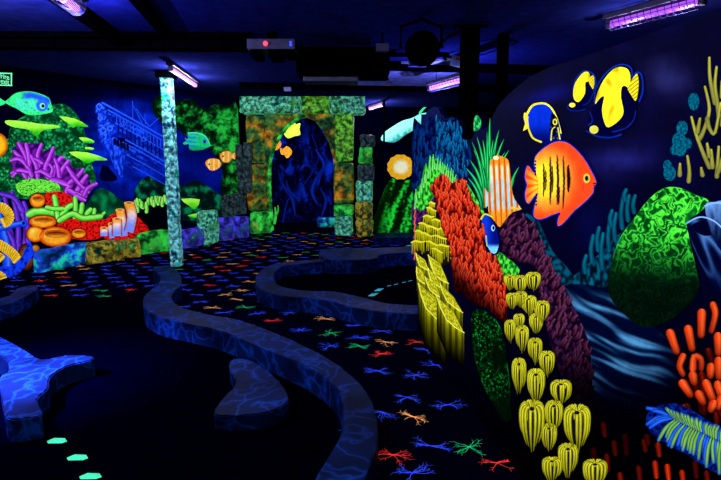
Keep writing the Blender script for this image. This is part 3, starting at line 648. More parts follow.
# shipwreck
a = Art()
def zs(p): return Z(80, 90, 5.333, p)
hull = zs([(70, 90), (100, 62), (130, 66), (450, 250), (455, 470), (330, 440), (230, 470), (160, 400), (100, 290), (80, 180)])
def hl(x, y):
    c = mix((8, 24, 120), (34, 84, 235), ss(-.1, .5, N((x+y*.3)*.08, (y-x*.5)*.35, 2)+.5*N(x*.5, y*.5, 4))*ss(185, 150, y)); return mix(lbg(x, y), c, ss(.5, 7, edist(hull, x, y))*.9)
a.fill(hull, hl, 1.2)
a.fill(zs([(180, 255), (260, 262), (300, 300), (235, 295), (185, 285)]), lambda x, y: (3, 5, 40), 2)
a.fill(zs([(120, 400), (160, 420), (200, 480), (110, 480)]), lambda x, y: (3, 4, 36), 2)
LN = lambda s, t: mix((46, 100, 255), (22, 62, 205), abs(t))
cas = zs([(78, 80), (105, 62), (130, 72), (150, 110), (150, 150), (195, 185), (200, 225), (170, 240), (160, 270), (172, 330), (160, 345), (128, 300), (104, 285), (92, 240), (84, 190), (96, 150), (74, 120)])
a.fill(cas, lambda x, y: mix(lbg(x, y), mix((10, 32, 150), (44, 96, 250), ss(-.25, .35, N(x*.45, y*.45, 3))), ss(.2, 3, edist(cas, x, y))), .8)
a.fill(zs([(165, 262), (200, 258), (225, 300), (238, 350), (232, 400), (225, 465), (200, 440), (180, 400), (158, 340)]), lambda x, y: mix((12, 34, 150), (40, 88, 235), ss(-.2, .3, N(x*.5, y*.2, 5))), .8)
SL = lambda s, t: mix((40, 92, 245), (18, 50, 180), ss(.1, 1, abs(t)))
DL = lambda s, t: mix((4, 8, 66), (14, 40, 150), ss(.4, 1, abs(t)))
for o_, x0, w_ in ((0, 120, 1.6), (22, 150, 1.1), (70, 190, 1), (128, 245, 1.4), (150, 230, 1), (205, 250, .7), (250, 280, .7)):
    y0 = 68+(x0-120)*.56+o_; a.strip(zs([(x0, y0), ((x0+455)/2, (y0+68+335*.56+o_)/2-2), (455, 68+335*.56+o_)]), [w_+.6, w_], SL, 4)
for k in range(11): X = 205+k*22; Y = 68+(X-120)*.56; a.strip(zs([(X, Y+74), (X+1, Y+120)]), [2, 1.8], DL, 3, 2)
for k in range(14): X = 195+k*18; Y = 68+(X-120)*.56; a.strip(zs([(X, Y+26), (X+1, Y+64)]), [.9, .8], SL, 3, 2)
for k in range(5): X = 185+k*17; Y = 262+k*8; a.strip(zs([(X, Y), (X+3, Y+26)]), [2.4, 2.6], (3, 5, 40), 3, 2)
for p in [((280, 60), (282, 150)), ((300, 100), (335, 150), (370, 195)), ((420, 150), (375, 190)), ((285, 85), (330, 175)), ((345, 130), (350, 180))]: a.strip(zs(p), [.7, .8], SL, 3)
for X, Y, r in [(300, 222, 17), (340, 262, 12), (230, 180, 12)]: a.strip(zs([(X-r, Y), (X, Y-r), (X+r, Y), (X, Y+r), (X-r, Y)]), [1.2, 1], SL, 3)
for X, Y, r in [(102, 88, 15), (108, 150, 12), (122, 215, 16), (160, 205, 13)]: a.strip(zs([(X-r, Y), (X, Y-r), (X+r, Y), (X, Y+r), (X-r, Y)]), [1.5, 1.2], lambda s, t: mix((80, 130, 255), (24, 60, 200), abs(t)), 3)
Lb(a, 'painted_shipwreck', 2, 'blue sunken sailing ship stern')
# plate corals
def z1(p): return Z(0, 60, 4, p)
for p, lb in [([(22, 242), (60, 242), (110, 247), (160, 255), (235, 262), (228, 273), (182, 278), (162, 290), (148, 308), (130, 292), (110, 277), (60, 270), (25, 256)], 'long lime plate coral under the green fish'), ([(238, 225), (300, 235), (350, 262), (345, 268), (305, 264), (292, 272), (268, 250)], 'lime plate coral near the top of the mound'), ([(315, 310), (350, 312), (378, 325), (370, 333), (340, 330)], 'small lime plate coral, upper one'), ([(342, 348), (375, 352), (370, 360), (345, 358)], 'small lime plate coral, lower one'), ([(275, 368), (350, 370), (425, 395), (420, 402), (380, 402), (350, 415), (318, 396)], 'lime plate coral pointing at the shipwreck'), ([(724, 556), (800, 558), (778, 598), (758, 584)], 'lime plate coral right of the pillar'), ([(750, 622), (800, 612), (806, 622), (780, 632)], 'thin lime plate coral above the rocks')]:
    P = z1(p); x0 = min(q[0] for q in P); y0 = min(q[1] for q in P); y1 = max(q[1] for q in P)
    a = Art().fill(P, (lambda y0, y1: lambda x, y: mix((165, 255, 70), (35, 180, 15), ss(y0+(y1-y0)*.15, y1, y+N(x*.2, y*.2)*2)))(y0, y1), .8, 2)
    Lb(a, 'painted_plate_coral', 4, lb)
# green fish
a = Art()
def z12(p): return Z(0, 85, 12, p)
def gf(x, y):
    X, Y = x*12, (y-85)*12; c = mix((20, 190, 90), (60, 255, 130), ss(250, 130, abs(Y-220)+X*.1))
    c = mix(c, (40, 90, 255), ss(60, 12, abs(Y-(125+abs(X-380)*.08+ (X > 400)*(X-400)*.25)))*ss(230, 330, X)); c = mix(c, (50, 100, 255), ss(85, 60, math.hypot(X-505, Y-245)))
    if 190 < X < 430: c = mix(c, (90, 200, 255), ss(.2, .8, math.sin(X*.14-Y*.05))*ss(75, 50, abs(Y-240-(X-300)*.15)))
    c = mix(c, (8, 110, 60), ss(.25, .5, N(x*.3, y*.6, 3))*.6); return c
fp = z12([(70, 205), (120, 160), (190, 105), (290, 85), (400, 90), (500, 120), (580, 160), (600, 210), (630, 300), (600, 325), (500, 345), (360, 355), (280, 325), (200, 275), (110, 235)])
a.strip(fp+fp[:1], [1.3, 1.3], (60, 230, 120), 3, 2)
a.fill(fp, gf, .7); a.fill(z12([(75, 205), (40, 185), (-10, 150), (-60, 130), (-60, 270), (0, 250), (50, 230)]), lambda x, y: (50, 240, 130), 1)
a.disc(48.5, 109.3, 1.3, 1.3, (10, 60, 160))
o = Lb(a, 'painted_fish', 6, 'green and blue fish at the upper left')
eye(o, mapL, 7, .0002, (42.4, 106, 2.7, 3.1, (120, 240, 160)), (43, 106, 1.6, 1.8, (5, 10, 20)))
a = Art().disc(-3, 145, 11, 12.5, ball((255, 190, 30), (255, 240, 90), (170, 60, 10), -3, 145, 11, 12.5))
Lb(a, 'painted_fish', 6, 'yellow rounded fish cut off at the left edge')
# striped green fish and two orange fish on the right
def z4(p): return Z(150, 60, 4, p)
a = Art(); P = z4([(152, 292), (185, 292), (215, 300), (230, 318), (240, 340), (252, 340), (232, 350), (212, 358), (185, 362), (158, 358), (155, 335), (140, 340), (132, 332), (145, 322), (138, 310), (152, 318)])
a.fill(P, lambda x, y: mix(mix((30, 205, 110), (40, 110, 220), ss(-.1, .6, math.sin((y-x*.1)*1.5))*ss(204, 190, x)), (20, 150, 80), ss(145, 150, y)), .7, 2)
a.strip(z4([(152, 292), (190, 292), (222, 306), (240, 338)]), [1, .8], (90, 250, 190), 3)
o = Lb(a, 'painted_fish', 5, 'teal and green striped fish right of the pillar')
eye(o, mapL, 6, .0002, (204.5, 141.5, 2, 2.3, (40, 90, 200)), (204.5, 141.5, .9, 1, (5, 5, 20)))
for p, ex, lb in [([(225, 405), (240, 395), (268, 396), (280, 405), (285, 418), (275, 432), (255, 442), (238, 438), (228, 425), (222, 415)], (237, 417), 'orange fish, lower of the pair near the arch'), ([(282, 375), (300, 365), (322, 367), (328, 378), (340, 370), (340, 398), (328, 392), (320, 405), (300, 410), (285, 398), (280, 385)], (292, 385), 'orange fish, upper of the pair near the arch')]:
    P = z4(p); a = Art().strip(P+P[:1], [1, 1], (150, 40, 20), 2, 2); a.fill(P, lambda x, y: mix((255, 170, 40), (255, 225, 150), ss(.2, .8, math.sin(x*1.3))), .7, 2)
    e = z4([ex])[0]; a.disc(e[0], e[1], .9, 1, (30, 10, 10)); Lb(a, 'painted_fish', 5, lb)
# purple coral
PUR = (165, 50, 205); ps = shade(PUR, (215, 105, 245), .28)
a = Art()
def z8(p): return Z(0, 140, 8, p)
a.fill(z8([(90, 220), (110, 160), (100, 80), (160, 20), (220, 30), (330, 30), (340, 90), (420, 60), (440, 110), (510, 150), (540, 170), (600, 230), (660, 230), (680, 290), (720, 320), (720, 400), (640, 440), (560, 410), (480, 330), (380, 300), (260, 310), (180, 290)]), lambda x, y: mix((40, 8, 75), (110, 30, 150), ss(-.3, .4, N(x*.25, y*.25, 1))), 1.3)
for p, w0, w1 in [([(240, 300), (235, 220), (200, 170), (110, 90)], 40, 26), ([(250, 280), (210, 200), (150, 150), (90, 160)], 36, 26), ([(230, 190), (200, 120), (150, 30)], 36, 28), ([(235, 180), (225, 110), (210, 40)], 36, 30), ([(310, 200), (300, 120), (330, 40)], 38, 26), ([(200, 290), (160, 235), (100, 285)], 34, 26), ([(210, 250), (150, 240), (95, 260)], 34, 24), ([(300, 290), (290, 210), (250, 130)], 36, 26), ([(380, 290), (360, 230), (390, 150), (425, 65)], 44, 26), ([(420, 290), (440, 220), (480, 150), (500, 140)], 40, 28), ([(400, 290), (330, 250), (290, 255)], 34, 24), ([(470, 300), (500, 230), (545, 170)], 40, 28), ([(470, 280), (460, 210), (440, 160)], 34, 26), ([(540, 400), (580, 320), (600, 320)], 50, 34), ([(520, 350), (470, 330), (420, 320)], 44, 40), ([(560, 340), (620, 290), (660, 240)], 38, 26), ([(600, 300), (560, 250), (540, 220)], 34, 26), ([(620, 400), (660, 330), (690, 290)], 42, 30), ([(660, 420), (690, 390), (720, 380)], 40, 34), ([(560, 410), (600, 430), (680, 450)], 44, 30), ([(330, 180), (300, 160), (280, 150)], 30, 22), ([(410, 270), (420, 230), (400, 200)], 28, 22)]:
    a.strip(z8(p), [w0/6.2, w1/6.2], ps, 6)
a.strip([(72, 176), (80, 185), (88, 192)], [5, 4], ps, 5); a.strip([(84, 195), (88, 188), (96, 184)], [5, 4], ps, 5); a.strip([(76, 196), (84, 200)], [6, 5], ps, 5)
Lb(a, 'painted_coral', 5, 'purple branching tube coral')
a = Art(); vs = shade((90, 40, 190), (140, 80, 230), .25)
for p in [[(8, 250), (10, 225), (4, 195)], [(18, 248), (18, 222), (12, 193)], [(24, 250), (26, 225), (16, 200)], [(12, 240), (6, 215), (-4, 200)], [(28, 240), (27, 215), (24, 203)], [(22, 210), (14, 198), (2, 194)], [(10, 262), (14, 245), (8, 232)]]:
    a.strip(p, [7, 5], vs, 5)
Lb(a, 'painted_coral', 4, 'dim violet tube coral behind the anchor')
br = lambda x, y: mix((120, 255, 70), (8, 70, 20), ss(.28, .05, abs(N(x*.55+N(x*.4, y*.4)*1.2, y*.9, 2))*1.6))
Lb(Art().fill(z8([(125, 370), (180, 320), (270, 310), (400, 325), (460, 350), (485, 390), (440, 415), (360, 420), (280, 420), (250, 440), (215, 450), (160, 430)]), br, .7), 'painted_coral', 6, 'lime oval brain coral')
rd = lambda x, y: mix((240, 30, 25), (90, 5, 10), ss(-.1, .45, N(x*.5, y*.5, 3)))
Lb(Art().fill([(44, 198), (47, 192), (56, 191), (66, 193), (73, 199), (72, 207), (58, 207), (45, 204)], rd, .9), 'painted_coral', 6, 'red coral under the lime brain coral')
Lb(Art().fill([(58, 222), (70, 219), (90, 218), (106, 220), (106, 234), (90, 240), (62, 236)], rd, .9), 'painted_coral', 6, 'red coral below the lime fingers')
Lb(Art().fill([(104, 226), (108, 217), (116, 213), (128, 214), (136, 216), (141, 220), (148, 228), (146, 234), (120, 240), (104, 238)], rd, .9), 'painted_coral', 4, 'red coral behind the tube sponges')
# lime finger coral
a = Art(); ls = shade((90, 245, 60), (190, 255, 120), .25)
def z2(p): return Z(0, 160, 4, p)
for p, w_ in [([(120, 215), (150, 205), (210, 210), (260, 225)], 26), ([(232, 235), (225, 190), (218, 150)], 20), ([(250, 215), (270, 190), (290, 180)], 20), ([(298, 225), (302, 190), (300, 155)], 17), ([(318, 225), (325, 200), (328, 180)], 18), ([(345, 225), (350, 210), (360, 200)], 18), ([(375, 225), (376, 212), (378, 200)], 14), ([(395, 228), (405, 222), (416, 212)], 12), ([(190, 190), (215, 195), (250, 195)], 16), ([(240, 240), (290, 215), (330, 232), (400, 226)], 20)]:
    a.strip(z2(p), [w_/2.9, w_/3.1], ls, 6)
Lb(a, 'painted_coral', 7, 'lime green finger coral')
a = Art()
for k in range(26): x = random.uniform(136, 168); y = 203+random.uniform(-3, 4)+(x < 148)*random.uniform(0, 6); a.strip([(x, y), (x+random.uniform(-1, 1), y-4)], [4.4, 3.6], ls, 3, 2)
Lb(a, 'painted_coral', 5, 'lime knobbly coral edge over the cave')
# orange cup sponges
def z5(p): return Z(0, 195, 5.333, p)
for cx, cy, rx, ry, k, lb in [(190, 285, 22, 20, .5, 'small orange sponge low behind the others'), (140, 330, 45, 70, .25, 'dark orange sponge behind the anchor'), (200, 30, 42, 38, 1, 'orange cup sponge at the top of the heap'), (228, 142, 75, 34, 1, 'orange bowl sponge under the lime fingers'), (188, 208, 48, 44, .9, 'orange round sponge left of the largest'), (295, 222, 88, 54, 1, 'largest orange bowl sponge'), (420, 205, 40, 26, 1, 'small orange cup sponge at the right of the heap')]:
    cx, cy = z5([(cx, cy)])[0]; rx /= 5.333; ry /= 5.333
    a = Art(); a.disc(cx, cy, rx+.7, ry+.7, (40, 6, 14))
    c0 = mix((40, 5, 10), (255, 158, 28), k if k < .6 else 1)
    a.disc(cx, cy, rx, ry, ball(mix(c0, (255, 190, 50), k*.4), mix(c0, (255, 240, 90), k), mix((30, 5, 10), (190, 50, 10), k), cx, cy, rx, ry))
    if k > .6 and 'round' not in lb:
        a.disc(cx+rx*.05, cy-ry*.28, rx*.72, ry*.42, (200, 85, 10)); a.disc(cx+rx*.05, cy-ry*.22, rx*.6, ry*.3, lambda x, y: mix((110, 25, 5), (255, 180, 40), ss(-3, 4, y-cy+ry*.22)))
    Lb(a, 'painted_sponge', 6 if k < .9 else 8, lb)
# tube sponges
for pts, w_, lb in [([(104, 236), (104, 231), (104, 228)], 8, 'shortest tube sponge at the left'), ([(112, 238), (111, 228), (111, 224)], 6, 'short tube sponge, second from the left'), ([(124, 236), (122, 222), (120, 210)], 9, 'tube sponge of middling height'), ([(117, 236), (117, 226), (117, 219)], 9.5, 'stout tube sponge in front of the others'), ([(129, 232), (132, 216), (129, 203)], 10, 'tallest tube sponge at the right')]:
    a = Art(); a.strip(pts, [w_+1, w_+1], (60, 20, 40), 3, 4, False)
    a.strip(pts, [w_*.95, w_], lambda s, t: mix(mix(mix((120, 150, 255), (255, 225, 210), ss(.2, .6, s)), (255, 160, 30), ss(.55, .85, s)), (210, 90, 60), ss(.55, 1, abs(t))*.8), 6, 5, False)
    a.disc(pts[-1][0], pts[-1][1], w_*.5, 1.5, (255, 185, 60)); a.disc(pts[-1][0], pts[-1][1], w_*.33, .8, (120, 80, 90))
    Lb(a, 'painted_sponge', 8 if 'front' in lb or 'tall' in lb else 7, lb)
# anchor and rope
a = Art(); an = shade((28, 75, 240), (70, 130, 255), .4, -.2)
a.strip(z2([(-10, 160), (0, 250), (25, 340), (30, 430)]), [8, 9, 10, 11], an, 5)
a.strip(z2([(-20, 275), (10, 270), (60, 258), (95, 252)]), [8, 7, 6], an, 5)
a.disc(*z2([(94, 254)])[0], 4, 4.2, ball((28, 75, 240), (80, 140, 255), (8, 20, 110), 23.5, 223.5, 4, 4.2)); a.disc(*z2([(94, 252)])[0], 1.6, 1.7, (6, 10, 60))
a.fill(z2([(118, 318), (138, 375), (135, 400), (125, 392), (100, 430), (60, 468), (40, 476), (5, 455), (0, 425), (35, 425), (60, 415), (95, 380), (92, 365), (105, 352)]), lambda x, y: mix((24, 65, 235), (6, 16, 100), ss(-.1, .5, N(x*.25, y*.25, 9))), .9, 2)
a.fill(z2([(-30, 395), (0, 425), (20, 460), (-10, 480), (-40, 450)]), lambda x, y: (20, 50, 200), 1.5)
Lb(a, 'painted_anchor', 9, 'blue ship anchor')
def rope(p, lb):
    a = Art(); P = catmull(z2(p), 6, False); P = [P[i2] for i2 in range(0, len(P), 2)]
    for q, r in zip(P, P[1:]):
        dx, dy = r[0]-q[0], r[1]-q[1]; l = math.hypot(dx, dy) or 1; nx, ny = -dy/l*3.1, dx/l*3.1; mx_, my_ = (q[0]+r[0])/2, (q[1]+r[1])/2
        a.strip([(mx_-nx-dx*.5, my_-ny-dy*.5), (mx_+nx+dx*.5, my_+ny+dy*.5)], [4.2, 4.2], shade((255, 195, 30), (255, 240, 120), .4), 4, 2)
    Lb(a, 'painted_rope', 11, lb)
rope([(-8, 188), (12, 192), (30, 208), (38, 228), (28, 246), (12, 252)], 'yellow rope loop over the anchor top'); rope([(-12, 335), (10, 345), (35, 362), (55, 380), (68, 400)], 'yellow rope across the anchor shank')
rope([(-10, 462), (4, 468), (8, 478)], 'yellow rope end at the bottom left'); rope([(-10, 388), (-2, 391), (4, 398)], 'short bit of yellow rope at the left edge')

# exit sign
EX = empty('fire_exit_sign', mapL(5, 79, .03), 'glowing green fire exit sign high on the left wall', 'sign')
def quad_on(mp, poly, off, name, m, parent, th=.02):
    bm = bmesh.new(); v = [bm.verts.new(mp(x, y, off)) for x, y in poly]; f = bm.faces.new(v)
    n = f.normal if f.normal.length else Vector((0, 0, 1)); bm.normal_update()
    r = bmesh.ops.extrude_face_region(bm, geom=[f]); vs_ = [q for q in r['geom'] if isinstance(q, bmesh.types.BMVert)]
    bmesh.ops.translate(bm, vec=-N1*th, verts=vs_); return mobj(name, bm, m, parent)
M_SG = mat('sign_green', (8, 60, 40), .5); M_SW = mat('sign_letters', (120, 255, 170), .5, emit=.8)
qa, qb = mapL(-16, 85, .05), mapL(12, 85, .05); DS = Vector((qb.x-qa.x, qb.y-qa.y, 0)).normalized(); NS = Vector((DS.y, -DS.x, 0)); mS = plane_map(qa, DS, NS)
quad_on(mS, [(-16, 71.5), (12, 72.6), (12, 86), (-16, 85)], 0, 'panel', M_SG, EX, .02)
for q in ([(-16, 72), (12, 73), (12, 74), (-16, 73)], [(-16, 84), (12, 85), (12, 86), (-16, 85)], [(11, 73), (12, 73), (12, 86), (11, 86)]): quad_on(mS, q, .004, 'border', M_SW, EX, .003)
def text(s, size, M, m, parent, name):
    cu = bpy.data.curves.new(name, 'FONT'); cu.body = s; cu.size = size; cu.extrude = .001; cu.align_x = 'CENTER'; cu.align_y = 'CENTER'
    t = bpy.data.objects.new(name, cu); COL.objects.link(t); dg = bpy.context.evaluated_depsgraph_get(); me = bpy.data.meshes.new_from_object(t.evaluated_get(dg))
    bpy.data.objects.remove(t); bm = bmesh.new(); bm.from_mesh(me); bm.transform(M); bpy.data.meshes.remove(me)
    return mobj(name, bm, m, parent)
for s, y in (('Fire', 76.8), ('exit', 81.8)):
    p = mS(4.8, y, .006); M = Matrix.Translation(p) @ Matrix(((DS.x, 0, NS.x), (DS.y, 0, NS.y), (0, 1, 0))).to_4x4()
    text(s, .10, M, M_SW, EX, 'lettering')

# ================================================================ ROCKS, ARCH
def rock_mat(name, cols, scale=5, glow=.4):
    m = bpy.data.materials.new(name); m.use_nodes = True; nt = m.node_tree; b = nt.nodes['Principled BSDF']
    tc = nt.nodes.new('ShaderNodeTexCoord'); n = nt.nodes.new('ShaderNodeTexNoise'); n.inputs['Scale'].default_value = scale; n.inputs['Detail'].default_value = 7; n.inputs['Roughness'].default_value = .68
    n2 = nt.nodes.new('ShaderNodeTexNoise'); n2.inputs['Scale'].default_value = scale*2.2; n2.inputs['Detail'].default_value = 6
    r = nt.nodes.new('ShaderNodeValToRGB'); e = r.color_ramp.elements
    while len(e) < len(cols): e.new(.5)
    for i2, c in enumerate(cols): e[i2].position = .32+.36*i2/(len(cols)-1); e[i2].color = (*lin(c), 1)
    mp = nt.nodes.new('ShaderNodeMapRange'); mp.inputs[1].default_value = .40; mp.inputs[2].default_value = .60; mp.inputs[3].default_value = .18; mp.inputs[4].default_value = 1.3
    mx = nt.nodes.new('ShaderNodeVectorMath'); mx.operation = 'SCALE'
    for q in (n, n2): nt.links.new(tc.outputs['Object'], q.inputs['Vector'])
    nt.links.new(n.outputs[0], r.inputs[0]); nt.links.new(n2.outputs[0], mp.inputs[0]); nt.links.new(r.outputs[0], mx.inputs[0]); nt.links.new(mp.outputs[0], mx.inputs['Scale'])
    for k in ('Base Color', 'Emission Color'): nt.links.new(mx.outputs[0], b.inputs[k])
    b.inputs['Emission Strength'].default_value = glow; b.inputs['Roughness'].default_value = .7; b.inputs['Specular IOR Level'].default_value = .15
    bp = nt.nodes.new('ShaderNodeBump'); bp.inputs['Strength'].default_value = .5; bp.inputs['Distance'].default_value = .03; nt.links.new(n2.outputs[0], bp.inputs['Height']); nt.links.new(bp.outputs[0], b.inputs['Normal'])
    return m
RK_GREEN = rock_mat('rock_green', [(6, 14, 30), (10, 100, 50), (60, 240, 70), (40, 160, 60), (150, 180, 40)], 3)
RK_YEL = rock_mat('rock_yellow', [(8, 12, 26), (20, 80, 50), (170, 150, 30), (30, 70, 50), (60, 190, 60)], 5)
RK_BLUE = rock_mat('rock_blue', [(8, 12, 60), (10, 80, 120), (30, 70, 220), (30, 210, 140), (60, 50, 230)], 3)
RK_ORG = rock_mat('rock_orange', [(6, 14, 20), (24, 84, 50), (90, 120, 36), (215, 125, 20), (50, 130, 60)], 3.2)
RK_MINT = rock_mat('rock_mint', [(8, 30, 40), (30, 130, 110), (110, 220, 170), (30, 110, 60), (90, 210, 70)], 6)
RK_LIME = rock_mat('rock_lime', [(8, 26, 16), (40, 130, 40), (120, 210, 50), (20, 80, 50), (150, 160, 40)], 5)
RK_GREY = rock_mat('rock_grey', [(6, 8, 16), (30, 46, 52), (60, 80, 80), (20, 40, 36), (40, 60, 100)], 6)
RK_VIO = rock_mat('rock_violet', [(20, 14, 90), (60, 50, 215), (90, 80, 255), (20, 60, 90), (80, 150, 60)], 3)
RK_COL = rock_mat('pillar_splatter', [(4, 12, 34), (16, 80, 110), (130, 235, 220), (30, 120, 140), (40, 215, 110)], 6.5, .4)
def rock(bm, sx, sy, sz, M, seed=0, amp=.03, rnd=.3, n=8):
    g = bmesh.new(); bmesh.ops.create_cube(g, size=2); bmesh.ops.subdivide_edges(g, edges=g.edges[:], cuts=n, use_grid_fill=True)
    for v in g.verts:
        p = v.co.copy(); q = Vector([max(-1+rnd, min(1-rnd, c)) for c in p]); d = p-q
        if d.length > 0: p = q+d.normalized()*min(rnd, d.length*1.0) if d.length > rnd else p
        p = Vector((p.x*sx, p.y*sy, p.z*sz)); nn = noise.noise_vector(p*3.2+Vector((seed*7.3, seed, 0)))*amp + noise.noise_vector(p*9+Vector((seed, 3, 0)))*amp*.35
        v.co = M @ (p+nn)
    me = bpy.data.meshes.new('t'); g.to_mesh(me); g.free(); bm.from_mesh(me); bpy.data.meshes.remove(me)
def rock_thing(name, c, sx, sy, sz, rz, m, label, cat='rock', seed=0, group=None, amp=.03, rx=0):
    bm = bmesh.new(); rock(bm, sx, sy, sz, Matrix.Rotation(rx, 4, 'Y'), seed, amp)
    o = mobj(name, bm, m, smooth=True); o.location = c; o.rotation_euler = (0, 0, rz); return tag(o, label, cat, group)
# low rock wall, each run is one long low block
def gap(p): return (p-P1).dot(N2)
ang2 = math.atan2(2.94, 2.05)
def kerbrock(px0, px1, pyb0, pyb1, h, dep, m, label, seed):
    a_, b_ = at_z(px0, pyb0), at_z(px1, pyb1); d = b_-a_; L = d.length; n = Vector((d.y, -d.x, 0)).normalized(); dep = max(.13, min(dep, min(gap(a_), gap(b_))-.04)); c = (a_+b_)/2 - n*dep/2
    return rock_thing('rock', Vector((c.x, c.y, h/2-.01)), L/2, dep/2, h/2, math.atan2(d.y, d.x), m, label, seed=seed, group='low painted rocks along the left mural', amp=.05)
kerbrock(40, 90, 273, 263, .33, .36, RK_BLUE, 'low blue-green rock block nearest, beside the anchor', 1)
kerbrock(88, 141, 265, 256.5, .31, .34, RK_YEL, 'low yellow-green mottled rock block below the tube sponges', 2)
kerbrock(139, 172, 255, 251, .37, .34, RK_GREEN, 'bright green low rock block left of the splattered pillar', 3)
kerbrock(176, 207, 250, 245, .33, .34, RK_VIO, 'low violet rock block just right of the splattered pillar', 4)
def standrock(px0, px1, pyt, pyb, m, label, seed, dep=.25, name='rock', base=None, group=None, along=False):
    a_ = at_z((px0+px1)/2, pyb if base is None else base); Y = a_.y; l = at_y(px0, pyb, Y); r = at_y(px1, pyb, Y); t = at_y((px0+px1)/2, pyt, Y); zb_ = at_y((px0+px1)/2, pyb, Y).z
    zb_ = max(0, zb_)
    if along: q = (l+r)/2-N2*(dep*.5-.04); return rock_thing(name, Vector((q.x, q.y, (t.z+zb_)/2)), (r.x-l.x)*.5, dep/2, (t.z-zb_)/2, math.atan2(D2.y, D2.x), m, label, seed=seed, amp=.03, group=group)
    return rock_thing(name, Vector(((l.x+r.x)/2, Y+dep/2, (t.z+zb_)/2)), (r.x-l.x)/2, dep/2, (t.z-zb_)/2, 0, m, label, seed=seed, amp=.03, group=group)
standrock(200, 221, 211, 244, RK_MINT, 'upright rock with a pale mint streak between violet rocks', 5, dep=.16, along=True)
standrock(219, 236, 217, 240, RK_VIO, 'violet upright rock right of the mint-streaked rock', 6, dep=.16, along=True)
standrock(235, 251, 216, 238, RK_VIO, 'violet rock with green top standing at the arch foot', 7, dep=.16, along=True)
standrock(223, 250, 194, 215, RK_GREY, 'grey rock with violet patch stacked on the violet rocks', 8, base=239, dep=.18, along=True)
# post beside the arch
def spost(x0, x1, yt, yb, base, m, label, seed):
    return standrock(x0, x1, yt, yb, m, label, seed, base=base, dep=.18)
spost(237, 243, 144, 194, 238, RK_GREY, 'thin grey weathered stake, left of the pair by the arch', 9)
spost(244, 251, 142, 194, 238, RK_GREY, 'thin grey weathered stake, right of the pair by the arch', 10)

YA = at_z(300, 236.5).y
ARCH = empty('stone_arch', Vector((at_z(300, 236).x, YA, 0)), 'large neon-painted stone archway at the back of the room', 'arch')
def ap(px, py, dy=0): return at_y(px, py, YA+dy)
def ablock(name, x0, x1, y0, y1, m, lb, seed, dep=.34, pro=0):
    a_ = ap(x0, y1); b_ = ap(x1, y0); z0 = max(a_.z, 0); bm = bmesh.new()
    rock(bm, (b_.x-a_.x)/2-.012, dep/2, (b_.z-z0)/2-.010, Matrix.Translation(((a_.x+b_.x)/2, YA+dep/2-pro, (b_.z+z0)/2)), seed, .028, .16)
    o = mobj(name, bm, m, ARCH, smooth=True); o['label'] = lb; return o
for i2, (x0, x1, y0, y1, m, lb) in enumerate([(239, 301, 94, 114, RK_MINT, 'mint green left lintel stone'), (301, 329, 95, 114, RK_LIME, 'green middle lintel stone'), (329, 366, 92, 114, RK_MINT, 'mint green right lintel stone')]):
    ablock('lintel_stone', x0, x1, y0, y1, m, lb, 20+i2, .5, .08)
for i2, (x0, x1, y0, y1, m, lb) in enumerate([(246, 265, 115, 163, RK_ORG, 'orange-brown stone'), (247, 266, 164, 211, RK_ORG, 'orange and green stone'), (249, 271, 212, 234, RK_GREEN, 'dark green foot stone'),
                                             (335, 354, 113, 162, RK_LIME, 'lime and yellow stone'), (334, 354, 163, 204, RK_ORG, 'orange-flecked stone'), (334, 354, 205, 216, RK_GREEN, 'thin green stone'), (334, 353, 217, 236, RK_MINT, 'mint foot stone')]):
    ablock('column_stone', x0, x1, y0, y1, m, lb, 30+i2)
# stone face around the opening
face = [(264, 114), (264, 232), (270.5, 232), (269, 205), (268.5, 180), (270, 158), (277, 140), (287, 126), (298, 118.5), (306, 117), (314, 120), (322, 130), (329, 143), (333.5, 160), (334, 216), (337, 216), (337, 114)]
bm = bmesh.new(); v = [bm.verts.new(ap(x, y, .08)) for x, y in face]; f = bm.faces.new(v); r = bmesh.ops.extrude_face_region(bm, geom=[f])
bmesh.ops.translate(bm, vec=(0, .22, 0), verts=[q for q in r['geom'] if isinstance(q, bmesh.types.BMVert)]); bmesh.ops.triangulate(bm, faces=[q for q in bm.faces if len(q.verts) > 4])
mobj('spandrel', bm, RK_ORG, ARCH)['label'] = 'orange and green mottled stone face around the opening'
bm = bmesh.new(); tube(bm, [ap(x, y, .06) for x, y in catmull([(272, 230), (270.5, 205), (269.5, 180), (271, 158), (278, 140), (288, 126), (298, 119), (305, 116)], 5, False)], .035, 8)
mobj('arch_rim', bm, RK_GREEN, ARCH, smooth=True)['label'] = 'round green moulding along the curve'
# stack of rocks right of the arch
for i2, (x0, x1, y0, y1, m, lb) in enumerate([(360, 375, 134, 147, RK_GREY, 'grey-green rock at the very top of the stack right of the arch'), (359, 373, 147, 164, RK_GREEN, 'green rock second from the top of the stack right of the arch'), (358, 374, 164, 181, RK_GREY, 'grey rock in the middle of the stack right of the arch'), (356.5, 373, 181, 202, RK_MINT, 'mint rock under the middle of the stack right of the arch'), (356, 373, 202, 220, RK_YEL, 'yellow-patched rock low in the stack right of the arch'), (356, 373, 220, 237, RK_YEL, 'yellow and green bottom rock of the stack right of the arch')]):
    standrock(x0, x1, y0, y1, m, lb, 40+i2, .3, base=238, group='rocks stacked right of the arch')
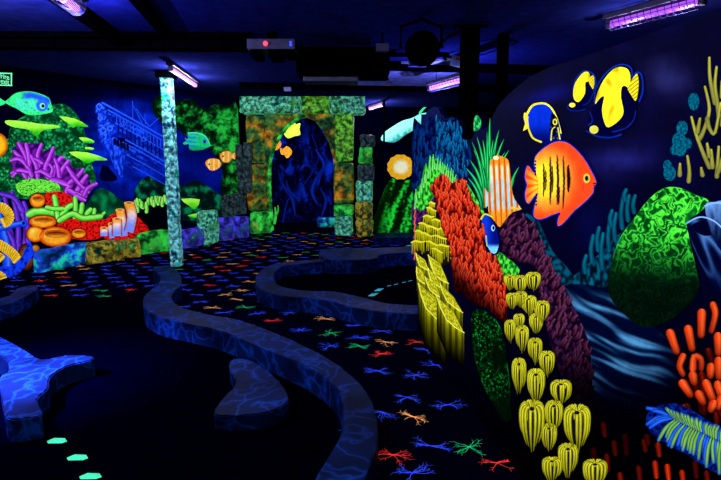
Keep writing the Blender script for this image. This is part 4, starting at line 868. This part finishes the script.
# mural seen through the arch, on the back wall
mapB = plane_map(Vector((0, YB-.002, 0)), Vector((1, 0, 0)), Vector((0, -1, 0)))
BR = empty('cave_mural', Vector((-1.1, YB, 0)), 'dark blue painted sea cave with fish seen through the arch', 'mural')
def cave(x, y):
    n = N(x*.09, y*.05, 3)+.5*N(x*.25, y*.12, 6); r_ = abs(N(x*.07+1, y*.035, 8)); c = mix((3, 4, 26), (14, 42, 160), ss(.0, .6, n)*.7+ss(.09, 0, r_)*.8*ss(-.3, .3, n)+ss(.06, 0, abs(N(x*.16, y*.06, 14)))*.5); return mix(c, (2, 2, 12), ss(150, 128, y)*.5+ss(262, 282, x)*0)
Art().fill([(255, 105), (345, 105), (345, 222), (255, 222)], cave, 1.4, 1).build('painted_backdrop', BR, mapB, 1, 'dark blue rock cave')
a = Art()
for p in [[(283, 222), (288, 200), (300, 190), (318, 160), (312, 135)], [(318, 205), (312, 190), (322, 170), (330, 160)], [(295, 215), (292, 198), (283, 185), (278, 170)], [(316, 150), (324, 165), (318, 180)], [(322, 215), (326, 200), (320, 188)], [(300, 200), (290, 192), (286, 180)]]:
    a.strip(p, [1, 5, 3.5, 1] if len(p) == 4 else [1.6, 4, 1], lambda s, t: mix(mix((22, 56, 185), (6, 14, 66), abs(t)), (6, 12, 60), .6*s), 5)
a.build('painted_ridges', BR, mapB, 2, 'blue ridges of the cave rock', eps=.0002)
def z4b(p): return Z(230, 80, 2.667, p)
for p, c1, c2, lb in [([(142, 138), (152, 118), (170, 110), (176, 118), (188, 115), (185, 132), (188, 146), (172, 150), (155, 156), (146, 148)], (255, 245, 70), (190, 255, 90), 'bright yellow fish near the arch top'), ([(116, 168), (130, 160), (137, 170), (132, 182), (118, 188)], (255, 180, 50), (255, 130, 30), 'orange fish half behind the arch rim'), ([(134, 182), (144, 182), (152, 176), (164, 186), (164, 198), (152, 209), (145, 200), (136, 198)], (255, 190, 60), (255, 150, 30), 'orange fish in the arch opening')]:
    P = z4b(p); a = Art().fill(P, (lambda c1, c2: lambda x, y: mix(c1, c2, ss(-.3, .4, N(x*.6, y*.5))))(c1, c2), .7, 2); a.disc(P[0][0]+2.2, P[0][1], .6, .7, (40, 20, 10))
    a.build('painted_fish', BR, mapB, 4, lb)
a = Art().strip(z4b([(118, 385), (122, 360), (120, 340)]), [3, 2.4, 1.2], (70, 220, 60), 3); a.strip(z4b([(120, 365), (128, 350), (128, 335)]), [2, 1], (60, 200, 60), 3)
a.build('painted_seaweed', BR, mapB, 3, 'small green seaweed frond')
# low block in the passage
rock_thing('rock', Vector((-.72, 12.2, .1)), .3, .16, .11, 0, RK_BLUE, 'dim blue rock on the floor beyond the arch', seed=60)
# back right: board with green rocks and shell, tail mural
mapG = plane_map(Vector((0, 10.9, 0)), Vector((1, 0, 0)), Vector((0, -1, 0)))
G0, G1 = at_y(373, 143, 10.9), at_y(455, 238, 10.9)
GB = empty('rock_mural_board', Vector((G0.x+.3, 10.9, 0)), 'low board painted with green rocks and a glowing shell beside the arch', 'mural')
bm = bmesh.new(); box(bm, G0.x, G1.x+.5, 10.905, 10.95, 0, G0.z, .003); mobj('board', bm, mat('board_navy', (7, 5, 36), .8, spec=0), GB)
def gro(x, y):
    u = x+(y-150)*.35; n = N(u*.16, y*.03, 4)+.5*N(x*.4, y*.4, 1); return mix((1, 30, 10), (40, 235, 60), ss(-.15, .5, n)*ss(376, 396, x+ (y-190)*.1))
Art().fill([(376, 233), (377, 210), (382, 196), (386, 186), (392, 178), (400, 182), (408, 180), (418, 180), (440, 176), (452, 190), (455, 233)], gro, .9).build('painted_rocks', GB, mapG, 1, 'bright green rock slope', eps=.0002)
a = Art(); a.fill([(400.5+12.8*math.cos(k*math.pi/12)*(1.0+.07*(k % 2)), 167+12*math.sin(k*math.pi/12)*(1+.07*(k % 2))) for k in range(24)], lambda x, y: mix((255, 255, 200), (255, 185, 35), ss(5, 10, math.hypot(x-401, (y-167)*1.1))), .8, 2)
a.build('painted_shell', GB, mapG, 3, 'round orange-rimmed white shell')
TR = empty('whale_tail_mural', Vector((.9, YB, 0)), 'pale mint whale shape painted on the far back wall', 'mural')
def wh(x, y): return mix((150, 255, 225), (20, 110, 110), ss(0, 1, (y-(141-(x-383)*.5))/12.0+.25+N(x*.3, y*.3)*.35))
a = Art().fill([(381, 140), (384, 133), (392, 127), (402, 121), (412, 118), (420, 114), (430, 112), (436, 112), (436, 120), (424, 125), (414, 130), (404, 136), (396, 142), (388, 142)], wh, .8); a.build('painted_whale', TR, mapB, 2, 'mint green whale body')
a = Art().strip([(420, 113), (424, 108), (429, 105)], [2.5, 1.2], (60, 230, 160), 3); a.build('painted_seaweed', TR, mapB, 3, 'small green streak')
# far low blue kerb strip handled with the other kerbs below

tp = at_y(384, 143, 11.05); TP = empty('thin_post', Vector((tp.x, 11.05, 0)), 'thin black post behind the low green rock board', 'post')
bm = bmesh.new(); tube(bm, [(tp.x, 11.05, 0), (tp.x, 11.05, CEIL)], .022, 10); mobj('shaft', bm, M_BLACK, TP)
bm = bmesh.new(); tube(bm, [(tp.x, 11.05, 0), (tp.x, 11.05, .02)], .05, 12); mobj('foot_plate', bm, M_BLACK, TP)
# ================================================================ PILLAR
pb = at_z(177, 266); pw = .072
PL = empty('splattered_pillar', Vector((pb.x, pb.y, 0)), 'square floor-to-ceiling post splattered with white, teal and green paint', 'pillar')
bm = bmesh.new(); g = bmesh.new(); box(g, -pw, pw, -pw, pw, 0, CEIL, .02); bmesh.ops.subdivide_edges(g, edges=[e for e in g.edges if e.calc_length() > 1], cuts=40)
for v in g.verts: v.co += noise.noise_vector(v.co*5)*.006
g.transform(Matrix.Translation(PL.location) @ Matrix.Rotation(-.12, 4, 'Z')); mobj('post', g, RK_COL, PL)
bm = bmesh.new(); box(bm, pb.x-.12, pb.x+.12, pb.y-.12, pb.y+.12, CEIL-.1, CEIL-.001, .01); mobj('cap', bm, M_BLACK, PL)
rock_thing('rock', Vector((at_z(164, 279).x+.02, at_z(164, 279).y+.15, .11)), .21, .15, .12, .2, RK_GREY, 'dull teal rock on the carpet at the end of the winding kerb', seed=61) if False else None

# ================================================================ KERBS
def kerb_mat():
    m = bpy.data.materials.new('kerb_water'); m.use_nodes = True; nt = m.node_tree; b = nt.nodes['Principled BSDF']
    tc = nt.nodes.new('ShaderNodeTexCoord'); n = nt.nodes.new('ShaderNodeTexNoise'); n.inputs['Scale'].default_value = 2.3; n.inputs['Detail'].default_value = 3
    ad = nt.nodes.new('ShaderNodeMixRGB'); ad.blend_type = 'ADD'; ad.inputs[0].default_value = 1.0
    v = nt.nodes.new('ShaderNodeTexVoronoi'); v.feature = 'DISTANCE_TO_EDGE'; v.inputs['Scale'].default_value = 4.0
    r = nt.nodes.new('ShaderNodeValToRGB'); r.color_ramp.elements[0].position = 0; r.color_ramp.elements[0].color = (*lin((18, 56, 132)), 1); r.color_ramp.elements[1].position = .10; r.color_ramp.elements[1].color = (*lin((12, 27, 62)), 1)
    e = r.color_ramp.elements.new(.03); e.color = (*lin((15, 42, 98)), 1)
    n3 = nt.nodes.new('ShaderNodeTexNoise'); n3.inputs['Scale'].default_value = 3; mp = nt.nodes.new('ShaderNodeMapRange'); mp.inputs[1].default_value = .35; mp.inputs[2].default_value = .65; mp.inputs[3].default_value = .35; mp.inputs[4].default_value = 1.35
    mx = nt.nodes.new('ShaderNodeVectorMath'); mx.operation = 'SCALE'
    L = nt.links.new; L(tc.outputs['Object'], n.inputs['Vector']); L(tc.outputs['Object'], ad.inputs[1]); L(n.outputs[1], ad.inputs[2]); L(ad.outputs[0], v.inputs['Vector']); L(v.outputs[0], r.inputs[0])
    L(tc.outputs['Object'], n3.inputs['Vector']); L(n3.outputs[0], mp.inputs[0]); L(r.outputs[0], mx.inputs[0]); L(mp.outputs[0], mx.inputs['Scale']); L(mx.outputs[0], b.inputs['Base Color'])
    b.inputs['Roughness'].default_value = .5; b.inputs['Specular IOR Level'].default_value = .03
    return m
KM = kerb_mat()
M_FELT = mat('dark_felt', (2, 2, 15), .95, spec=0)
def kerb(name, px, h, label, cat, sm=4, raw=False):
    P = catmull(px, sm) if not raw else px
    W = [at_z(x, y, h) for x, y in P]; c = sum(W, Vector())/len(W); bm = bmesh.new()
    v = [bm.verts.new((p.x-c.x, p.y-c.y, h)) for p in W]; f = bm.faces.new(v); bm.normal_update()
    if f.normal.z < 0: f.normal_flip()
    r = bmesh.ops.extrude_face_region(bm, geom=[f]); bv = [q for q in r['geom'] if isinstance(q, bmesh.types.BMVert)]
    # the extruded copy is the top; push the original to the floor
    for q in v: q.co.z = .002
    tf = [q for q in r['geom'] if isinstance(q, bmesh.types.BMFace)][0]
    bmesh.ops.bevel(bm, geom=list(tf.edges), offset=.008, segments=2, affect='EDGES')
    bmesh.ops.triangulate(bm, faces=[q for q in bm.faces if len(q.verts) > 4])
    o = mobj(name, bm, KM); o.location = (c.x, c.y, 0); return tag(o, label, cat)
kerb('winding_kerb', [(152.5, 268), (160, 266), (171, 266), (180, 274), (181, 285), (175, 291), (172, 299), (182, 307), (207, 314), (240, 320), (277, 334), (307, 347), (336, 364), (357, 380), (372, 402), (378, 430), (374, 455), (362, 482), (340, 520), (285, 520), (315, 478), (330, 455), (342, 430), (343, 405), (334, 386), (305, 366), (265, 349), (223, 332), (190, 324), (161, 318), (146, 310), (143, 299), (149, 291), (158, 284), (160, 276)], .17, 'long S-shaped low kerb winding from the pillar to the foreground', 'kerb')
kerb('loop_kerb', [(323, 259), (286, 262), (268, 266), (257, 274), (256, 284), (264, 291), (282, 296), (307, 298), (332, 302), (352, 307), (382, 312), (425, 314), (425, 306), (390, 303.5), (365, 298), (336, 291.5), (307, 290.5), (284, 287), (275, 281), (275, 272), (284, 266), (300, 264), (323, 262)], .16, 'curved low kerb sweeping around the rear putting green', 'kerb')
kerb('kerb_platform', [(323, 249), (372, 248), (420, 246.5), (420, 252), (398, 253), (380, 255), (373, 259), (350, 260), (325, 259)], .2, 'wide raised blue platform at the head of the rear green', 'kerb', 3)
kerb('far_kerb', [(374, 233), (420, 232), (420, 237), (374, 238)], .14, 'straight low blue kerb along the foot of the green rock board', 'kerb', 1)
kerb('kidney_kerb', [(230, 361), (240, 358), (255, 362), (272, 374), (285, 389), (288, 400), (278, 408), (262, 413), (240, 415), (217, 415), (215, 409), (222, 400), (235, 385), (234, 377), (230, 370)], .1, 'small kidney-shaped low block alone on the dark green', 'obstacle')
kerb('pointed_kerb', [(-70, 318), (-30, 325), (0, 336), (22, 349), (42, 359), (66, 355), (92, 356), (90, 360), (66, 366), (50, 377), (48, 388), (37, 399), (42, 414), (26, 418), (7, 418), (3, 400), (-1, 380), (2, 375), (8, 371), (9, 364), (4, 358), (-8, 356), (-60, 352), (-110, 350), (-130, 330)], .14, 'bright blue pointed low kerb at the left foreground', 'kerb', 3)
kerb('left_kerb', [(-60, 292), (0, 298), (17, 288), (35, 285), (37, 289), (26, 296), (0, 306), (-60, 312)], .15, 'short blue low kerb at the left edge under the anchor', 'kerb', 3)
for px, lb in ((GREEN_L, 'dark felt putting green between the pointed kerb and the winding kerb'), (GREEN_R, 'dark felt putting green inside the curved rear kerb')):
    W = [Vector((max(-4.55, p.x), max(p.y, .3), 0)) for p in (at_z(x, y, 0) for x, y in px)]; bm = bmesh.new(); c = sum(W, Vector())/len(W)
    v = [bm.verts.new((p.x-c.x, p.y-c.y, .0045)) for p in W]; f = bm.faces.new(v); r = bmesh.ops.extrude_face_region(bm, geom=[f]); bmesh.ops.translate(bm, vec=(0, 0, -.0025), verts=[q for q in r['geom'] if isinstance(q, bmesh.types.BMVert)])
    bmesh.ops.triangulate(bm, faces=[q for q in bm.faces if len(q.verts) > 4])
    o = mobj('putting_green', bm, M_FELT); o.location = (c.x, c.y, 0); tag(o, lb, 'putting green')
# glowing tape markers
M_TAPE = mat('glow_tape', (70, 255, 160), .6, emit=.35); M_TAPE2 = mat('glow_tape_dim', (60, 200, 190), .6, emit=.15)
def marker(poly, m, label, grp, z=.006):
    W = [at_z(x, y, z) for x, y in poly]; c = sum(W, Vector())/len(W); bm = bmesh.new(); f = bm.faces.new([bm.verts.new((p.x-c.x, p.y-c.y, 0)) for p in W])
    r = bmesh.ops.extrude_face_region(bm, geom=[f]); bmesh.ops.translate(bm, vec=(0, 0, -.0012), verts=[q for q in r['geom'] if isinstance(q, bmesh.types.BMVert)])
    o = mobj('floor_marker', bm, m); o.location = (c.x, c.y, z); tag(o, label, 'marker', grp)
for dx, dy, s, lb in ((0, 0, 1, 'farthest'), (20.5, 16.7, 1.07, 'middle'), (33.5, 35.5, 1.13, 'nearest')):
    marker([(57+dx+a_*s, 440.5+dy+b_*s) for a_, b_ in ((-10, .5), (-2.5, -2.7), (8, -2.3), (10, .8), (5, 2.6), (-9, 2.8))], M_TAPE, lb+' of the three glowing green arrow-shaped tape marks on the floor', 'arrow tape marks on the dark green')
marker([(368, 296), (372, 293.5), (379, 293), (374, 296)], M_TAPE2, 'nearer glowing tape dash on the rear green', 'tape dashes on the rear green')
marker([(374, 291), (378, 288.6), (384, 288.3), (380, 291)], M_TAPE2, 'second glowing tape dash on the rear green', 'tape dashes on the rear green')
for k, (x, y) in enumerate(((389, 285.5), (396, 284), (404, 282), (410, 280.6))):
    marker([(x-2, y+.4), (x+2, y-.5), (x+2.3, y), (x-1.7, y+.8)], M_TAPE2, 'thin faint tape dash on the rear green, %s of the four trailing dashes' % ('first', 'second', 'third', 'last')[k], 'tape dashes on the rear green')
marker([(405, 246), (409, 245), (415, 245), (411, 246)], M_TAPE2, 'glowing tape dash on the raised blue platform', None, .207)

# ================================================================ CEILING FITTINGS
M_TUBE = mat('uv_tube', (255, 120, 255), .4, emit=1.0)
def tube_m(name, c, s):
    m = bpy.data.materials.new(name); m.use_nodes = True; nt = m.node_tree; b = nt.nodes['Principled BSDF']; b.inputs['Base Color'].default_value = (*lin((60, 20, 120)), 1)
    b.inputs['Emission Color'].default_value = (*c, 1); b.inputs['Emission Strength'].default_value = s
    lw = nt.nodes.new('ShaderNodeTexNoise'); lw.inputs['Scale'].default_value = 3; return m
TU1 = tube_m('uv_tube_violet', (.42, .08, .95), 1.1); TU2 = tube_m('uv_tube_pink', (.85, .3, .9), 1.7)
M_HOUS = mat('lamp_housing', (70, 66, 90), .5); M_WIRE = mat('guard_wire', (40, 36, 70), .5, .3); M_REFL = mat('reflector', (120, 70, 190), .5)
names = {'near': 'wire-caged violet tube lamp above the right painted board', 'mid': 'wire-caged pink tube lamp on the ceiling left of the black pole', 'left': 'pink ultraviolet tube lamp beside the top of the splattered pillar', 'far': 'small distant tube lamp right of the stone arch', 'corner': 'caged tube lamp cut by the top edge at upper left'}
for n_, A_, B_, e_, c_, cage in FIX:
    d = B_-A_; L = d.length; c = (A_+B_)/2; a_ = math.atan2(d.y, d.x)
    lb = names.get(n_) or ('tube lamp on the ceiling right above the winding kerb' if 0 < A_.y < 2 else 'added tube lamp hung low out of view over the pointed kerb' if n_ == 'low' else 'added tube lamp hidden behind the arch lintel' if n_ == 'arch' else 'tube lamp on the ceiling left of the pointed kerb' if A_.x < -2 else 'tube lamp on the ceiling behind the viewer')
    E = empty('tube_lamp', Vector((c.x, c.y, c.z+.07)), lb, 'lamp', None, a_)
    bm = bmesh.new(); box(bm, -L/2-.06, L/2+.06, -.05, .05, -.045, -.001, .006); mobj('housing', bm, M_HOUS, E, local=True)
    bm = bmesh.new(); tube(bm, [(-L/2, 0, CEIL*0-.085), (L/2, 0, -.085)], .03, 12); mobj('tube', bm, TU1 if n_ == 'near' else TU2, E, local=True, smooth=False)
    for s in (-1, 1):
        bm = bmesh.new(); box(bm, s*(L/2+.02)-.02, s*(L/2+.02)+.02, -.03, .03, -.115, -.046, .005); mobj('end_cap', bm, M_HOUS, E, local=True)
    if c.z < LT-.03:
        for s in (-1, 1):
            bm = bmesh.new(); tube(bm, [(s*L*.35, 0, -.001), (s*L*.35, 0, CEIL-c.z-.07)], .006, 6); mobj('hanger', bm, M_BLACK, E, local=True)
    if cage:
        bm = bmesh.new()
        for k in range(14):
            x = -L/2+L*k/13; tube(bm, [(x, .075*math.cos(q), -.055-.085*math.sin(q)) for q in [math.pi*j/8 for j in range(9)]], .003, 5)
        for q in (.5, math.pi/2, math.pi-.5, 0.05, math.pi-.05): tube(bm, [(-L/2, .075*math.cos(q), -.055-.085*math.sin(q)), (L/2, .075*math.cos(q), -.055-.085*math.sin(q))], .003, 5)
        mobj('wire_guard', bm, M_WIRE, E, local=True)
E = empty('added_flood_lamp', FLP-FLD*.03, 'small added ultraviolet flood lamp out of view above the pointed kerb', 'lamp')
bm = bmesh.new(); tube(bm, [FLP-FLD*.03, FLP-FLD*.06, FLP-FLD*.16], [.075, .07, .04], 16); mobj('added_reflector_can', bm, M_BLACK, E, smooth=True)
bm = bmesh.new(); tube(bm, [FLP-FLD*.12, Vector((FLP.x-.05, FLP.y-.08, CEIL))], .008, 8); mobj('added_hanging_rod', bm, M_BLACK, E)
# projector
pj = at_y(271, 48, 5.0); PJ = empty('projector', Vector((pj.x, pj.y, CEIL)), 'grey ceiling box with a red indicator light', 'projector')
M_PJ = mat('grey_plastic', (52, 52, 74), .5); hz = pj.z
def pbx(x0, x1, y0, y1, Y=5.0, dep=.3, bev=.01):
    a_ = at_y(x0, y1, Y); b_ = at_y(x1, y0, Y); bm = bmesh.new(); box(bm, a_.x, b_.x, Y, Y+dep, a_.z, b_.z, bev); return bm
mobj('body', pbx(247, 295, 38.5, 49), M_PJ, PJ); mobj('foot', pbx(250, 259, 49, 56), M_BLACK, PJ); mobj('foot', pbx(268, 281, 49, 57), M_BLACK, PJ); mobj('lens_barrel', pbx(284, 294, 49, 55), M_BLACK, PJ)
mobj('bracket', pbx(266, 276, 31, 38.6, 5.1, .1), M_BLACK, PJ)
bm = bmesh.new(); p = at_y(265.5, 43.5, 4.985); bmesh.ops.create_uvsphere(bm, u_segments=12, v_segments=8, radius=.021, matrix=Matrix.Translation(p)); mobj('red_indicator', bm, mat('red_led', (255, 40, 60), .4, emit=3, ec=(255, 60, 80)), PJ)
mobj('blue_indicator', pbx(289.5, 292, 41, 46, 4.99, .02, .002), mat('blue_led', (60, 90, 255), .4, emit=.5), PJ)
# duct box
DB = empty('air_unit', Vector((at_y(340, 60, 5.6).x, 5.6, CEIL)), 'large black ceiling box with a pale lower lip above the arch', 'air unit')
mobj('casing', pbx(296, 390, 46, 74, 5.6, .5, .02), M_BLACK, DB); mobj('lower_panel', pbx(303, 358, 74.5, 81, 5.75, .3, .008), mat('panel_grey', (64, 66, 84), .6), DB)
mobj('hanger', pbx(300, 304, 44, 48, 5.8, .04, .004), M_BLACK, DB); mobj('hanger', pbx(380, 384, 44, 48, 5.8, .04, .004), M_BLACK, DB)
# spotlight cluster
SP = empty('stage_light', Vector((at_y(420, 50, 4.8).x, 4.8, CEIL)), 'black stage light with yoke hanging from the ceiling near the centre', 'stage light')
c0 = at_y(421, 48, 4.8)
bm = bmesh.new(); tube(bm, [c0+Vector((-.02, -.2, -.05)), c0+Vector((0, -.12, -.03)), c0+Vector((0, .12, .03)), c0+Vector((.02, .2, .06))], [.11, .15, .13, .07], 18); mobj('lamp_head', bm, M_BLACK, SP, smooth=True)
bm = bmesh.new(); tube(bm, [c0+Vector((-.18, 0, 0)), c0+Vector((-.18, 0, .18)), c0+Vector((0, 0, .24)), c0+Vector((.18, 0, .18)), c0+Vector((.18, 0, 0))], .014, 8); mobj('yoke', bm, M_BLACK, SP)
bm = bmesh.new(); tube(bm, [c0+Vector((0, 0, .24)), Vector((c0.x, 4.8, CEIL))], .02, 8); mobj('mount', bm, M_BLACK, SP)
for k, (x0, y0, x1, y1) in enumerate(((437, 46, 462, 30), (438, 52, 446, 60), (396, 50, 380, 60))):
    bm = bmesh.new(); tube(bm, [at_y(x0, y0, 4.8), at_y((x0+x1)/2, (y0+y1)/2-2, 4.85), at_y(x1, y1, 4.9)], .012, 6); mobj('arm', bm, M_BLACK, SP)
mobj('bar', pbx(388, 450, 52, 56, 4.9, .05, .004), M_BLACK, SP)
M_TAGW = mat('pale_plastic', (120, 125, 170), .5)
def small(name, x0, x1, y0, y1, Y, m, label, cat, top=None):
    a_ = at_y(x0, y1, Y); b_ = at_y(x1, y0, Y); bm = bmesh.new(); cx = (a_.x+b_.x)/2
    box(bm, a_.x-cx, b_.x-cx, 0, .08, a_.z, b_.z, .004)
    E = empty(name, Vector((cx, Y, 0)), label, cat); mobj('casing', bm, m, E, local=True)
    bm = bmesh.new(); box(bm, -.01, .01, .02, .06, b_.z, max(CEIL, b_.z+.02), 0); mobj('hanger', bm, M_BLACK, E, local=True)
small('sensor_box', 376, 389, 43, 51, 5.3, M_PJ, 'small grey box on the ceiling left of the black stage light', 'sensor')
small('junction_box', 409, 427, 60, 66, 6.2, mat('pale_blue_box', (70, 80, 190), .5), 'pale blue box below the black stage light', 'junction box')
small('detector', 404, 414, 70.5, 75.5, 7.4, M_PJ, 'small grey box on the blue-lit ceiling left of the caged pink lamp', 'detector')
small('detector', 384.5, 392, 81, 85, 8.0, M_PJ, 'tiny grey box on the ceiling right of the air unit', 'detector')
small('detector', 284, 291, 87, 91, 8.6, M_TAGW, 'tiny pale box on the ceiling directly above the arch', 'detector')
# coloured card on the wires
CA = empty('ceiling_card', at_y(460, 62, 5.8), 'small colourful tilted card hanging above the caged pink lamp', 'card')
def quad(pts, Y, m, name, th=.012):
    bm = bmesh.new(); f = bm.faces.new([bm.verts.new(at_y(x, y, Y)) for x, y in pts]); r = bmesh.ops.extrude_face_region(bm, geom=[f]); bmesh.ops.translate(bm, vec=(0, th, 0), verts=[q for q in r['geom'] if isinstance(q, bmesh.types.BMVert)]); return mobj(name, bm, m, CA)
quad([(453, 54), (469, 60), (466, 69), (450, 65)], 5.8, mat('card_base', (150, 165, 190), .6), 'backing'); quad([(456, 57), (462, 59), (461, 61), (455, 60)], 5.792, mat('card_red', (200, 50, 80), .6), 'red_patch', .004)
quad([(453, 60), (458, 61), (456, 66), (452, 64)], 5.792, mat('card_blue', (90, 150, 235), .6), 'blue_patch', .004); quad([(461, 62), (466, 63), (465, 67), (459, 66)], 5.792, mat('card_yellow', (210, 200, 110), .6), 'yellow_patch', .004)
bm = bmesh.new(); tube(bm, [at_y(460, 57, 5.81), Vector((at_y(460, 57, 5.81).x, 5.81, CEIL))], .004, 5); mobj('string', bm, M_BLACK, CA)
# black pole behind the partition
pp = at_y(501, 100, 5.4); PO = empty('black_pole', Vector((pp.x, 5.4, 0)), 'round black floor-to-ceiling pole behind the right painted board', 'pole')
bm = bmesh.new(); tube(bm, [(pp.x, 5.4, 0), (pp.x, 5.4, CEIL)], .058, 20); mobj('shaft', bm, mat('gloss_black', (6, 6, 10), .7, spec=0), PO, smooth=True)
bm = bmesh.new(); tube(bm, [(pp.x, 5.4, 0), (pp.x, 5.4, .03)], .12, 20); mobj('foot_plate', bm, M_BLACK, PO)
p2 = at_y(468, 120, 5.0); zt = at_y(468, 80, 5.0).z
HP = empty('black_curtain', Vector((p2.x, 5.0, 0)), 'narrow black drape behind the notch in the right painted board', 'curtain')
bm = bmesh.new(); xs = [p2.x-.09+.18*i2/24 for i2 in range(25)]
v0 = [bm.verts.new((x, 5.0+.012*math.sin(i2*.9), .02)) for i2, x in enumerate(xs)]; v1 = [bm.verts.new((x, 5.0+.012*math.sin(i2*.9), CEIL-.02)) for i2, x in enumerate(xs)]
fs = [bm.faces.new((v0[i2], v0[i2+1], v1[i2+1], v1[i2])) for i2 in range(24)]; r = bmesh.ops.extrude_face_region(bm, geom=fs); bmesh.ops.translate(bm, vec=(0, .01, 0), verts=[q for q in r['geom'] if isinstance(q, bmesh.types.BMVert)])
mobj('drape', bm, M_BLACK, HP, smooth=True)
bm = bmesh.new(); tube(bm, [(p2.x-.16, 5.0, CEIL-.02), (p2.x+.16, 5.0, CEIL-.02)], .015, 8); mobj('rail', bm, M_BLACK, HP)
